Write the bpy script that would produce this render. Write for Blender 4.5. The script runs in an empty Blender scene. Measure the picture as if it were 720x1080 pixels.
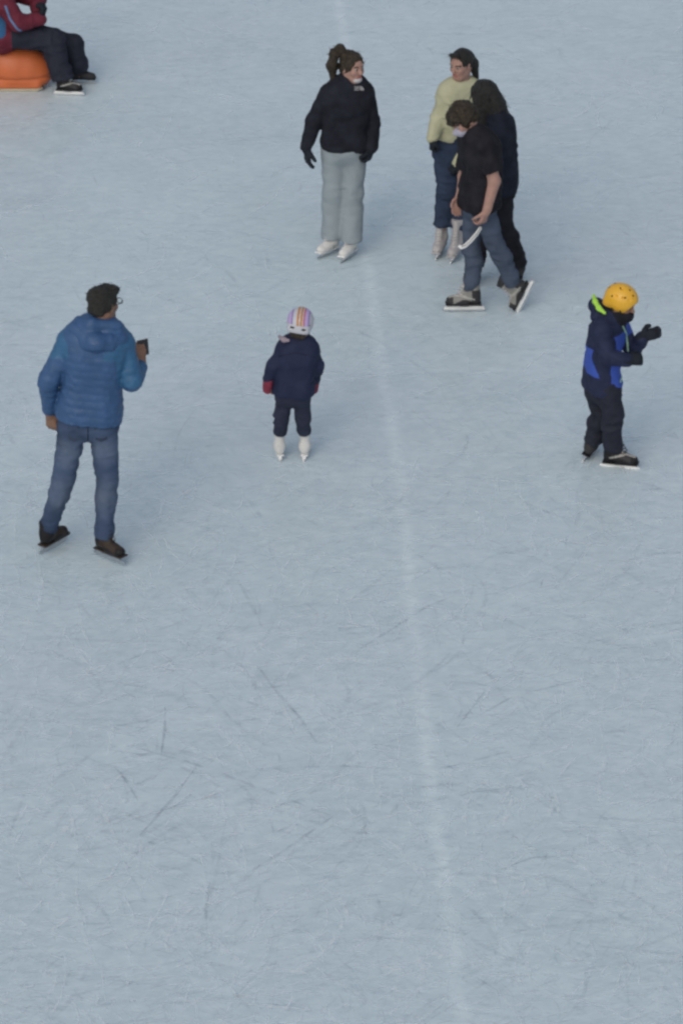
import bpy, math, random
import numpy as np
from mathutils import Vector, Matrix
from mathutils.bvhtree import BVHTree

random.seed(7)
SC = bpy.context.scene
COL = SC.collection

# ------------------------------------------------------------------ camera
CAM_H, PITCH, FOC = 11.1, math.radians(26.0), 4100.0      # metres, tilt, focal length in px of a 720x1080 frame
CP = np.array([0.0, 0.0, CAM_H])
FW = np.array([0, math.cos(PITCH), -math.sin(PITCH)])
UPV = np.array([0, math.sin(PITCH), math.cos(PITCH)])
cam_d = bpy.data.cameras.new('camera')
cam = bpy.data.objects.new('camera', cam_d); COL.objects.link(cam)
cam.location = CP
cam.rotation_euler = (math.pi / 2 - PITCH, 0, 0)
cam_d.sensor_fit = 'VERTICAL'; cam_d.sensor_height = 24.0
cam_d.lens = 24.0 * FOC / 1080.0
cam_d.clip_start = 0.5; cam_d.clip_end = 3000
SC.camera = cam

# ------------------------------------------------------------------ world and light (overcast late afternoon)
w = bpy.data.worlds.new("World"); SC.world = w; w.use_nodes = True
nt = w.node_tree; nt.nodes.clear()
out = nt.nodes.new('ShaderNodeOutputWorld'); bg = nt.nodes.new('ShaderNodeBackground')
sky = nt.nodes.new('ShaderNodeTexSky'); sky.sky_type = 'NISHITA'; sky.sun_disc = False
SUN_EL, SUN_AZ = math.radians(38), math.radians(200)
sky.sun_elevation = SUN_EL; sky.sun_rotation = SUN_AZ
sky.air_density = 1.0; sky.dust_density = 4.0; sky.ozone_density = 1.0
hs = nt.nodes.new('ShaderNodeHueSaturation'); hs.inputs['Saturation'].default_value = 0.72
nt.links.new(sky.outputs[0], hs.inputs['Color']); nt.links.new(hs.outputs[0], bg.inputs['Color'])
bg.inputs['Strength'].default_value = 0.15
nt.links.new(bg.outputs[0], out.inputs['Surface'])
sd = bpy.data.lights.new('sun', 'SUN'); sd.energy = 0.5; sd.angle = math.radians(170); sd.color = (1.0, .97, .93)
sun = bpy.data.objects.new('sun', sd); COL.objects.link(sun)
sdir = Vector((math.sin(SUN_AZ) * math.cos(SUN_EL), math.cos(SUN_AZ) * math.cos(SUN_EL), math.sin(SUN_EL)))
sun.rotation_euler = sdir.to_track_quat('Z', 'Y').to_euler()
vs = SC.view_settings
vs.view_transform = 'Standard'; vs.look = 'None'; vs.gamma = 1; vs.use_curve_mapping = False
vs.exposure = -0.35
SC.render.engine = 'CYCLES'
SC.cycles.use_denoising = True
SC.cycles.pixel_filter_type = 'GAUSSIAN'; SC.cycles.filter_width = 3.0     # the soft long lens of the photograph
SC.cycles.max_bounces = 6

# ------------------------------------------------------------------ picture <-> place
def ray(px, py):
    return FW + np.array([1.0, 0, 0]) * (px - 360) / FOC - UPV * (py - 540) / FOC
def AY(px, py, Y):            # point seen at (px,py) that stands at depth Y
    d = ray(px, py); return CP + d * (Y / d[1])
def AZ(px, py, z=0.0):        # point seen at (px,py) at height z
    d = ray(px, py); return CP + d * ((CAM_H - z) / -d[2])
def V(*a): return np.array(a, float)
def unit(v):
    v = np.asarray(v, float); return v / (np.linalg.norm(v) + 1e-9)
def lerp(a, b, t): return a + (b - a) * t

# ------------------------------------------------------------------ materials
def srgb(r, g, b):
    f = lambda c: ((c / 255 + .055) / 1.055) ** 2.4 if c > 10 else c / 255 / 12.92
    return (f(r), f(g), f(b), 1)
MATS = {}
def mat(name, col, rough=.85, bump=.3, bscale=60, var=.12, vscale=9, sheen=.0, metal=0, spec=.15, sss=0, stretch=(1, 1, 1)):
    if name in MATS: return MATS[name]
    m = bpy.data.materials.new(name); m.use_nodes = True
    n = m.node_tree; b = n.nodes['Principled BSDF']
    tc = n.nodes.new('ShaderNodeTexCoord'); mp = n.nodes.new('ShaderNodeMapping'); mp.inputs['Scale'].default_value = stretch
    n.links.new(tc.outputs['Object'], mp.inputs['Vector'])
    nz = n.nodes.new('ShaderNodeTexNoise'); nz.inputs['Scale'].default_value = vscale; nz.inputs['Detail'].default_value = 5
    n.links.new(mp.outputs[0], nz.inputs['Vector'])
    mx = n.nodes.new('ShaderNodeMix'); mx.data_type = 'RGBA'
    c = np.array(col[:3])
    mx.inputs[6].default_value = (*(c * (1 - var)), 1); mx.inputs[7].default_value = (*np.minimum(c * (1 + var) + var * .01, 1), 1)
    rp = n.nodes.new('ShaderNodeMapRange'); rp.inputs[1].default_value = .3; rp.inputs[2].default_value = .7
    n.links.new(nz.outputs[0], rp.inputs[0]); n.links.new(rp.outputs[0], mx.inputs[0])
    n.links.new(mx.outputs[2], b.inputs['Base Color'])
    if bump:
        n2 = n.nodes.new('ShaderNodeTexNoise'); n2.inputs['Scale'].default_value = bscale; n2.inputs['Detail'].default_value = 4
        n.links.new(mp.outputs[0], n2.inputs['Vector'])
        bp = n.nodes.new('ShaderNodeBump'); bp.inputs['Strength'].default_value = bump; bp.inputs['Distance'].default_value = .01
        n.links.new(n2.outputs[0], bp.inputs['Height']); n.links.new(bp.outputs[0], b.inputs['Normal'])
    b.inputs['Roughness'].default_value = rough; b.inputs['Metallic'].default_value = metal
    b.inputs['Specular IOR Level'].default_value = spec
    if sheen: b.inputs['Sheen Weight'].default_value = sheen
    if sss:
        b.inputs['Subsurface Weight'].default_value = sss; b.inputs['Subsurface Radius'].default_value = (.01, .004, .002)
    MATS[name] = m; return m

# ------------------------------------------------------------------ objects
def tag(o, label=None, cat=None, group=None, kind=None):
    if label: o['label'] = label
    if cat: o['category'] = cat
    if group: o['group'] = group
    if kind: o['kind'] = kind
    return o
def empty(name, loc):
    o = bpy.data.objects.new(name, None); COL.objects.link(o); o.location = loc; o.empty_display_size = .1
    return o
def mesh_obj(name, verts, faces, mats, parent=None, matidx=None, smooth=True):
    me = bpy.data.meshes.new(name)
    off = np.array(parent_origin(parent)) if parent else np.zeros(3)
    verts = np.asarray(verts, float) - off
    if isinstance(faces, np.ndarray):
        me.vertices.add(len(verts)); me.vertices.foreach_set('co', verts.astype(np.float32).ravel())
        nf, k = faces.shape
        me.loops.add(nf * k); me.loops.foreach_set('vertex_index', faces.astype(np.int32).ravel())
        me.polygons.add(nf); me.polygons.foreach_set('loop_start', np.arange(0, nf * k, k, dtype=np.int32))
        me.polygons.foreach_set('loop_total', np.full(nf, k, dtype=np.int32))
        me.update(calc_edges=True)
    else:
        me.from_pydata([tuple(v) for v in verts], [], faces)
    me.validate()
    for m in (mats if isinstance(mats, (list, tuple)) else [mats]): me.materials.append(m)
    if matidx is not None and len(matidx) == len(me.polygons):
        me.polygons.foreach_set('material_index', np.asarray(matidx, dtype=np.int32))
    if smooth: me.polygons.foreach_set('use_smooth', np.ones(len(me.polygons), dtype=bool))
    o = bpy.data.objects.new(name, me); COL.objects.link(o)
    if parent: o.parent = parent
    return o
def parent_origin(p):
    v = Vector((0, 0, 0))
    while p is not None: v = v + p.location; p = p.parent
    return v

# ------------------------------------------------------------------ signed distance modelling -> one closed mesh
_rng = np.random.RandomState(3)
PERM = _rng.permutation(256).astype(np.int32); VAL = _rng.rand(256).astype(np.float32)
def noise3(P, seed=0):
    i = np.floor(P).astype(np.int32); f = (P - i).astype(np.float32); f = f * f * (3 - 2 * f)
    def hsh(a, b, c): return VAL[PERM[(PERM[(PERM[(a + seed) & 255] + b) & 255] + c) & 255]]
    x, y, z = i[:, 0], i[:, 1], i[:, 2]; fx, fy, fz = f[:, 0], f[:, 1], f[:, 2]
    def L(a, b, t): return a + (b - a) * t
    c0 = L(L(hsh(x, y, z), hsh(x + 1, y, z), fx), L(hsh(x, y + 1, z), hsh(x + 1, y + 1, z), fx), fy)
    c1 = L(L(hsh(x, y, z + 1), hsh(x + 1, y, z + 1), fx), L(hsh(x, y + 1, z + 1), hsh(x + 1, y + 1, z + 1), fx), fy)
    return L(c0, c1, fz)

def cap(a, b, ra, rb=None, k=.012, u0=0.0, flat=None):
    return ('c', np.asarray(a, float), np.asarray(b, float), ra, ra if rb is None else rb, k, u0, flat)
def ell(c, R, rad, k=.012, sub=False, shell=None):
    return ('e', np.asarray(c, float), np.asarray(R, float), np.asarray(rad, float), k, sub, shell)
def cut(p, n, reach):
    return ('p', np.asarray(p, float), unit(n), reach)

def prim_bounds(p):
    if p[0] == 'c':
        r = max(p[3], p[4]); return np.minimum(p[1], p[2]) - r, np.maximum(p[1], p[2]) + r
    if p[0] == 'e':
        r = p[3].max(); return p[1] - r, p[1] + r
    return p[1] - p[3], p[1] + p[3]

def sdf_mesh(prims, h=.007, disp=None):
    bb = [prim_bounds(p) for p in prims if p[0] != 'p' and not (p[0] == 'e' and p[5])]
    lo = np.min([b[0] for b in bb], 0) - .04; hi = np.max([b[1] for b in bb], 0) + .04
    n = np.ceil((hi - lo) / h).astype(int) + 1
    ax = [(lo[i] + np.arange(n[i]) * h).astype(np.float32) for i in range(3)]
    D = np.full(n, .2, np.float32); U = np.zeros(n, np.float32)
    for p in prims:
        b0, b1 = prim_bounds(p); k = p[5] if p[0] == 'c' else (p[4] if p[0] == 'e' else 0)
        m = k + .03 if p[0] != 'p' else 0
        i0 = np.clip(np.floor((b0 - m - lo) / h).astype(int), 0, n); i1 = np.clip(np.ceil((b1 + m - lo) / h).astype(int) + 1, 0, n)
        if (i1 <= i0).any(): continue
        s = tuple(slice(i0[i], i1[i]) for i in range(3))
        X = ax[0][s[0]][:, None, None]; Y = ax[1][s[1]][None, :, None]; Z = ax[2][s[2]][None, None, :]
        if p[0] == 'c':
            _, a, b, ra, rb, k, u0, flat = p
            ab = b - a; L2 = float(ab @ ab) + 1e-9
            px, py, pz = X - a[0], Y - a[1], Z - a[2]
            t = np.clip((px * ab[0] + py * ab[1] + pz * ab[2]) / L2, 0, 1)
            qx, qy, qz = px - ab[0] * t, py - ab[1] * t, pz - ab[2] * t
            if flat is not None:
                nv, f = flat; dn = qx * nv[0] + qy * nv[1] + qz * nv[2]
                d2 = qx * qx + qy * qy + qz * qz + (f * f - 1) * dn * dn
            else: d2 = qx * qx + qy * qy + qz * qz
            d = np.sqrt(np.maximum(d2, 0)) - (ra + (rb - ra) * t)
            u = (u0 + t * math.sqrt(L2)) if not isinstance(u0, tuple) else ((X - u0[0][0]) * u0[1][0] + (Y - u0[0][1]) * u0[1][1] + (Z - u0[0][2]) * u0[1][2])
            cur = D[s]; U[s] = np.where(d < cur, u, U[s])
            hh = np.maximum(k - np.abs(cur - d), 0) / k
            D[s] = np.minimum(cur, d) - hh * hh * k * .25
        elif p[0] == 'e':
            _, c, R, rad, k, sub, shell = p
            px, py, pz = X - c[0], Y - c[1], Z - c[2]
            l = [px * R[i][0] + py * R[i][1] + pz * R[i][2] for i in range(3)]
            k0 = np.sqrt(sum((l[i] / rad[i]) ** 2 for i in range(3))); k1 = np.sqrt(sum((l[i] / rad[i] ** 2) ** 2 for i in range(3))) + 1e-6
            d = k0 * (k0 - 1) / k1
            cur = D[s]
            if sub:
                hh = np.maximum(k - np.abs(cur + d), 0) / k
                D[s] = np.maximum(cur, -d) + hh * hh * k * .25
            else:
                hh = np.maximum(k - np.abs(cur - d), 0) / k
                D[s] = np.minimum(cur, d) - hh * hh * k * .25
        else:
            d = (X - p[1][0]) * p[2][0] + (Y - p[1][1]) * p[2][1] + (Z - p[1][2]) * p[2][2]
            D[s] = np.maximum(D[s], d)
    if disp is not None:
        idx = np.nonzero(np.abs(D) < .028)
        P = np.stack([ax[i][idx[i]] for i in range(3)], 1)
        D[idx] -= disp(P, U[idx]).astype(np.float32)
    # keep the border outside
    for a in range(3):
        sl = [slice(None)] * 3; sl[a] = 0; D[tuple(sl)] = .1; sl[a] = -1; D[tuple(sl)] = .1
    S = D < 0
    c = S[:-1, :-1, :-1].astype(np.int8)
    tot = np.zeros(np.array(D.shape) - 1, np.int8)
    for dx in (0, 1):
        for dy in (0, 1):
            for dz in (0, 1):
                tot += S[dx:D.shape[0] - 1 + dx, dy:D.shape[1] - 1 + dy, dz:D.shape[2] - 1 + dz]
    act = np.nonzero((tot > 0) & (tot < 8)); N = len(act[0])
    cid = np.full(tot.shape, -1, np.int32); cid[act] = np.arange(N)
    base = np.stack(act, 1)
    acc = np.zeros((N, 3)); cnt = np.zeros(N)
    corners = [(a, b, c_) for a in (0, 1) for b in (0, 1) for c_ in (0, 1)]
    cv = {q: D[act[0] + q[0], act[1] + q[1], act[2] + q[2]] for q in corners}
    for q in corners:
        for a in range(3):
            if q[a] == 0:
                r = list(q); r[a] = 1; r = tuple(r)
                v0, v1 = cv[q], cv[r]; mk = (v0 < 0) != (v1 < 0)
                t = np.where(mk, v0 / np.where(mk, v0 - v1, 1), 0)
                pt = np.tile(np.array(q, float), (N, 1)); pt[:, a] = t
                acc += pt * mk[:, None]; cnt += mk
    verts = (base + acc / cnt[:, None]) * h + lo
    faces = []
    for a in range(3):
        b_, c_ = (a + 1) % 3, (a + 2) % 3
        s0 = [slice(None)] * 3; s1 = [slice(None)] * 3
        s0[a] = slice(0, -1); s1[a] = slice(1, None)
        A, B = S[tuple(s0)], S[tuple(s1)]
        e = np.nonzero(A != B); e = np.stack(e, 1)
        ok = (e[:, b_] > 0) & (e[:, c_] > 0) & (e[:, b_] < D.shape[b_] - 1) & (e[:, c_] < D.shape[c_] - 1); e = e[ok]
        inside = A[tuple(e.T)]
        def cc(db, dc):
            f = e.copy(); f[:, b_] += db; f[:, c_] += dc; return cid[tuple(f.T)]
        q = np.stack([cc(-1, -1), cc(0, -1), cc(0, 0), cc(-1, 0)], 1)
        q[~inside] = q[~inside][:, ::-1]
        faces.append(q)
    faces = np.concatenate(faces); faces = faces[(faces >= 0).all(1)]
    # light relaxation to hide the grid
    nb = np.zeros_like(verts); dg = np.zeros(len(verts))
    for i in range(4):
        a, b2 = faces[:, i], faces[:, (i + 1) % 4]
        for j in range(3): nb[:, j] += np.bincount(a, verts[b2, j], len(verts)) + np.bincount(b2, verts[a, j], len(verts))
        dg += np.bincount(a, minlength=len(verts)) + np.bincount(b2, minlength=len(verts))
    verts = verts * .55 + nb / np.maximum(dg, 1)[:, None] * .45
    return verts, faces

def sdf_obj(name, prims, mats, parent, h=.007, disp=None, matfn=None):
    v, f = sdf_mesh(prims, h, disp)
    mi = None
    if matfn is not None: mi = matfn(v[f].mean(1))
    return mesh_obj(name, v, f, mats, parent, mi)

def wrinkle(amp=.006, fx=9, fz=22, seed=0, fine=.0015):
    amp = amp * 1.9
    def g(P, U):
        q = P * np.array([fx, fx, fz]) + noise3(P * 6, seed + 9)[:, None] * 1.6
        n = noise3(q, seed); n2 = noise3(P * np.array([30, 30, 55]), seed + 3)
        r = 1 - np.abs(2 * n - 1)
        return amp * (r - .55) + fine * (n2 - .5) * 2
    return g
def quilt(period=.062, amp=.012, seed=0, calm=None):
    def g(P, U):
        if calm is not None:
            wt = np.clip((np.linalg.norm((P - calm[0]) * V(.7, 1, 1.2), axis=1) - calm[1]) / .03, 0, 1)
            return wt * g0(P, U) + (1 - wt) * .012 * (noise3(P * V(9, 9, 22), seed + 2) - .5)
        return g0(P, U)
    def g0(P, U):
        n = noise3(P * 14, seed)
        s = np.abs(np.sin(math.pi * (U + .008 * n) / period))
        return amp * (np.sqrt(s) - .75) + .004 * (noise3(P * 34, seed + 5) - .5) * 2
    return g
def strands(amp=.007, fx=70, fz=9, seed=0, curl=.0):
    def g(P, U):
        q = P * np.array([fx, fx, fz]) + noise3(P * 16, seed)[:, None] * 2
        return amp * (noise3(q, seed) - .5) * 2 + curl * (noise3(P * 38, seed + 4) - .5) * 2
    return g

# ------------------------------------------------------------------ plain bits
def tube(pts, r, seg=8):
    pts = [np.asarray(p, float) for p in pts]; vs_, fs = [], []
    n = None
    for i, p in enumerate(pts):
        d = unit(pts[min(i + 1, len(pts) - 1)] - pts[max(i - 1, 0)])
        if n is None: n = unit(np.cross(d, (0.13, .2, 1)))
        n = unit(n - d * (n @ d)); b = np.cross(d, n)
        rr = r[i] if isinstance(r, (list, tuple)) else r
        for k in range(seg):
            a = 2 * math.pi * k / seg; vs_.append(p + rr * (math.cos(a) * n + math.sin(a) * b))
    for i in range(len(pts) - 1):
        for k in range(seg):
            fs.append((i * seg + k, i * seg + (k + 1) % seg, (i + 1) * seg + (k + 1) % seg, (i + 1) * seg + k))
    fs.append(tuple(range(seg))[::-1]); fs.append(tuple((len(pts) - 1) * seg + k for k in range(seg)))
    return vs_, fs
def prism(poly, t):            # side outline in x,z, thickness t along y (bevelled ends)
    n = len(poly); vs_ = [(x, -t / 2, z) for x, z in poly] + [(x, t / 2, z) for x, z in poly]
    fs = [tuple(range(n)), tuple(range(2 * n - 1, n - 1, -1))]
    for i in range(n): j = (i + 1) % n; fs.append((i, i + n, j + n, j))
    return vs_, fs
def join(parts):
    v, f = [], []
    for a, b in parts:
        o = len(v); v += [tuple(p) for p in a]; f += [tuple(i + o for i in q) for q in b]
    return v, f

# ------------------------------------------------------------------ materials used
ICE = None
M_skin = mat('skin_fair', (.33, .20, .165), .55, .1, 120, .08, 30, sss=.08, spec=.35)
M_skin_d = mat('skin_brown', (.22, .125, .085), .5, .1, 120, .08, 30, sss=.06, spec=.35)
M_lip = mat('lips', (.33, .12, .11), .45, 0, 1, .05)
M_eyew = mat('eye_white', (.34, .32, .31), .3, 0, 1, 0); M_iris = mat('iris', (.03, .02, .015), .2, 0, 1, 0)
M_hair_blk = mat('black_hair', (.012, .012, .011), .55, .8, 260, .5, 60, spec=.35)
M_hair_dbr = mat('dark_brown_hair', (.03, .022, .013), .6, .8, 260, .6, 50, spec=.35)
M_hair_grn = mat('greying_dark_hair', (.022, .022, .02), .65, .8, 300, .5, 90, spec=.3)
M_brow = M_hair_dbr

# ------------------------------------------------------------------ figures
TL = [(-.30, .06, .095), (-.08, .068, .104), (.12, .062, .098), (.35, .048, .09), (.55, .055, .097), (.75, .068, .103), (.88, .08, .082), (1.0, .04, .05)]
def tl(t):
    for a, b in zip(TL, TL[1:]):
        if t <= b[0]:
            f = (t - a[0]) / (b[0] - a[0]); return lerp(a[1], b[1], f), lerp(a[2], b[2], f)
    return TL[-1][1:]
def torso(S, e=0, t0=-.05, t1=1.0, n=14, we=0, k=.035, drop=0, er=0):
    q = S['q']; pel = (S['hipA'] + S['hipB']) / 2; nk = S['neck']; ch = S.get('bow', np.zeros(3))
    L = np.linalg.norm(nk - pel); out = []
    for i in range(n + 1):
        t = lerp(t0, t1, i / n); wv = unit(lerp(unit(S['hipB'] - S['hipA']), unit(S['shB'] - S['shA']), min(max(t, 0), 1)))
        c = lerp(pel, nk, t) + ch * math.sin(math.pi * min(max(t, 0), 1))
        w_, r_ = tl(t); w_ = w_ * q * S.get('wid', 1) + we; r_ = r_ * q * S.get('dep', 1) + e
        out.append(cap(c - wv * w_, c + wv * w_, r_, k=k, u0=0)); 
        out[-1] = out[-1][:6] + ((pel, unit(nk - pel)),) + (None,)
    return out
def shoulders(S, e=0, r=.054, k=.03):
    q = S['q']; pel = (S['hipA'] + S['hipB']) / 2; nk = S['neck']; o = []
    wv = unit(S['shB'] - S['shA']); c = lerp(pel, nk, .88) + S.get('bow', np.zeros(3)) * .35
    for sgn, key in ((-1, 'shA'), (1, 'shB')):
        o.append(cap(c + wv * sgn * .06 * q, S[key], (r + .012) * q + e, r * q + e, k=k))
    return o
def arm(S, s, e=0, e2=None, k=.02, stop=1.0, ex=0, pre='', fat=1):
    q = S['q']; sh, el, wr = S['sh' + s], S['el' + s], S['wr' + s]; e2 = e if e2 is None else e2
    wr = lerp(el, wr, stop); L1 = np.linalg.norm(el - sh)
    return [cap(sh, el, .053 * q * fat + e, .043 * q * fat + e, k=k), cap(el, wr, .044 * q * fat + e, .031 * q * fat + e2, k=k, u0=L1)]
def leg(S, s, e=0, e2=None, k=.02, stop=1.0, thin=1.0):
    q = S['q']; hp, kn, an = S['hip' + s], S['kn' + s], S['an' + s]; e2 = e if e2 is None else e2
    an = lerp(kn, an, stop); cf = lerp(kn, an, .3) + S.get('back', V(0, 0, 0)) * .015 * q; L1 = np.linalg.norm(kn - hp)
    return [cap(hp, kn, .088 * q * thin + e, .06 * q * thin + lerp(e, e2, .5), k=.03, u0=0), cap(kn, cf, .058 * q + lerp(e, e2, .5), .056 * q + lerp(e, e2, .6), k=k, u0=L1),
            cap(cf, an, .056 * q + lerp(e, e2, .6), .042 * q + e2, k=k, u0=L1 + .1)]
def hand(w_, d, n, ts, q=1, curl=.35, e=0, spread=1.0, thumb=1.0):
    d = unit(d); n = unit(np.asarray(n, float) - d * (np.asarray(n) @ d)); s = np.cross(d, n)
    o = [cap(w_ - d * .02, w_ + d * .02 * q, .027 * q + e, .025 * q + e, k=.015)]
    for off, L in ((-.028, .062), (-.0095, .074), (.0095, .08), (.028, .07)):
        off2 = off * ts
        a = w_ + (d * .015 + s * off2 * .6) * q; b = w_ + (d * .088 + s * off2 * spread + n * .004) * q
        o.append(cap(a, b, .0135 * q + e, .0125 * q + e, k=.012))
        p = b; ang = 0; dd = unit(d + s * off2 * 4 * (spread - .6))
        for f, bend, r0, r1 in ((.45, 1.0, .0105, .0095), (.3, 1.15, .0095, .0085), (.25, .8, .0085, .0075)):
            ang += curl * bend; v = dd * math.cos(ang) + n * math.sin(ang)
            p2 = p + v * L * f * q; o.append(cap(p, p2, r0 * q + e, r1 * q + e, k=.003)); p = p2
    t0 = w_ + (d * .02 + s * ts * .018 + n * .006) * q
    t1 = t0 + unit(d * .75 + s * ts * .75 * thumb + n * .4) * .042 * q; t2 = t1 + unit(d * .95 + s * ts * .35 * thumb + n * (.3 + curl * .6)) * .034 * q
    t3 = t2 + unit(d * .9 + s * ts * .05 + n * (.3 + curl)) * .024 * q
    o += [cap(t0, t1, .0155 * q + e, .0125 * q + e, k=.01), cap(t1, t2, .0115 * q + e, .010 * q + e, k=.003), cap(t2, t3, .010 * q + e, .008 * q + e, k=.003)]
    return o
def head_frame(S):
    f = unit(S['fwd']); u = np.asarray(S.get('hup', V(0, 0, 1)), float); u = unit(u - f * (u @ f)); r = np.cross(f, u)
    return f, u, r
def head(S):
    f, u, r = head_frame(S); c = S['head']; q = S['hq']; R = [r, f, u]
    P = lambda a, b, d: c + (r * a + f * b + u * d) * q
    E = lambda p, rad, k=.02, sub=False: ell(p, R, np.array(rad) * q, k * q, sub)
    o = [E(P(0, -.012, .022), (.076, .096, .09)), E(P(0, .018, -.04), (.06, .07, .078), .03),
         cap(P(-.012, .062, -.098), P(.012, .062, -.098), .019 * q, k=.03 * q),
         cap(P(-.045, -.01, -.062), P(-.02, .045, -.092), .02 * q, k=.03 * q), cap(P(.045, -.01, -.062), P(.02, .045, -.092), .02 * q, k=.03 * q),
         cap(P(-.03, .073, .02), P(.03, .073, .02), .013 * q, k=.02 * q),
         E(P(-.036, .062, -.03), (.022, .02, .02), .02), E(P(.036, .062, -.03), (.022, .02, .02), .02),
         E(P(-.031, .092, .002), (.017, .012, .011), .012, True), E(P(.031, .092, .002), (.017, .012, .011), .012, True),
         cap(P(0, .083, .008), P(0, .106, -.03), .0075 * q, .0115 * q, k=.012 * q), E(P(0, .098, -.034), (.016, .011, .008), .008),
         cap(P(-.018, .079, -.062), P(.018, .079, -.062), .0085 * q, k=.008 * q), cap(P(-.012, .08, -.071), P(.012, .08, -.071), .008 * q, k=.006 * q),
         E(P(-.078, -.008, -.012), (.009, .019, .031), .008), E(P(.078, -.008, -.012), (.009, .019, .031), .008),
         E(P(-.087, -.004, -.008), (.006, .009, .016), .005, True), E(P(.087, -.004, -.008), (.006, .009, .016), .005, True),
         cap(P(0, -.02, -.055), lerp(S['neck'], P(0, -.02, -.07), .0) + u * 0, .053 * q, .058 * q, k=.03)]
    return o
def local(S, X):
    f, u, r = head_frame(S); d = (X - S['head']) / S['hq']
    return d @ r, d @ f, d @ u
def body(S, root, skin, lips=True):
    pr = torso(S, -.008, -.02) + shoulders(S, -.006)
    for s in 'AB':
        pr += arm(S, s) + leg(S, s, -.013, -.010)
        pr += hand(S['wr' + s], S['hd' + s], S['pn' + s], S['ts' + s], S['q'] * S.get('handq', 1), S.get('curl' + s, .35), thumb=S.get('th' + s, 1))
        ff = unit(S['ft' + s]); an = S['an' + s]; fu = unit(S.get('fu' + s, V(0, 0, 1)))
        pr += [cap(an, an + (ff * .02 - fu * .03) * S['q'], .04 * S['q'], .036 * S['q']), cap(an + (ff * .0 - fu * .03) * S['q'], an + (ff * .12 - fu * .055) * S['q'], .034 * S['q'], .024 * S['q'])]
    pr += head(S)
    def mf(X):
        a, b, c = local(S, X)
        m = np.zeros(len(X), int)
        m[(np.abs(a) < .026 - np.abs(c + .066) * .9) & (b > .07) & (np.abs(c + .066) < .012)] = 1
        m[(np.abs(np.abs(a) - .031) < .02) & (b > .06) & (np.abs(c - .021 + (np.abs(a) - .031) ** 2 * 12) < .0045)] = 2
        return m
    o = sdf_obj('body', pr, [skin, M_lip, M_brow], root, .006, None, mf)
    f, u, r = head_frame(S); q = S['hq']
    for sg in (-1, 1):
        c = S['head'] + (r * sg * .031 + f * .079 + u * .001) * q
        v, fc = [], []
        n1, n2, rad = 8, 12, .0108 * q
        for i in range(n1 + 1):
            for j in range(n2):
                th, ph = math.pi * i / n1, 2 * math.pi * j / n2
                v.append(c + rad * (f * math.cos(th) + math.sin(th) * (r * math.cos(ph) + u * math.sin(ph))))
        for i in range(n1):
            for j in range(n2): fc.append((i * n2 + j, i * n2 + (j + 1) % n2, (i + 1) * n2 + (j + 1) % n2, (i + 1) * n2 + j))
        fc = np.array(fc)
        mesh_obj('eye', np.array(v), fc, [M_eyew, M_iris], root, [1 if i < n2 * 2 else 0 for i in range(len(fc))])
    return o
def neck_prims(S, e): return [cap(S['head'] - unit(S.get('hup', V(0, 0, 1))) * .06, S['neck'], .05 + e, .06 + e)]

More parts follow.
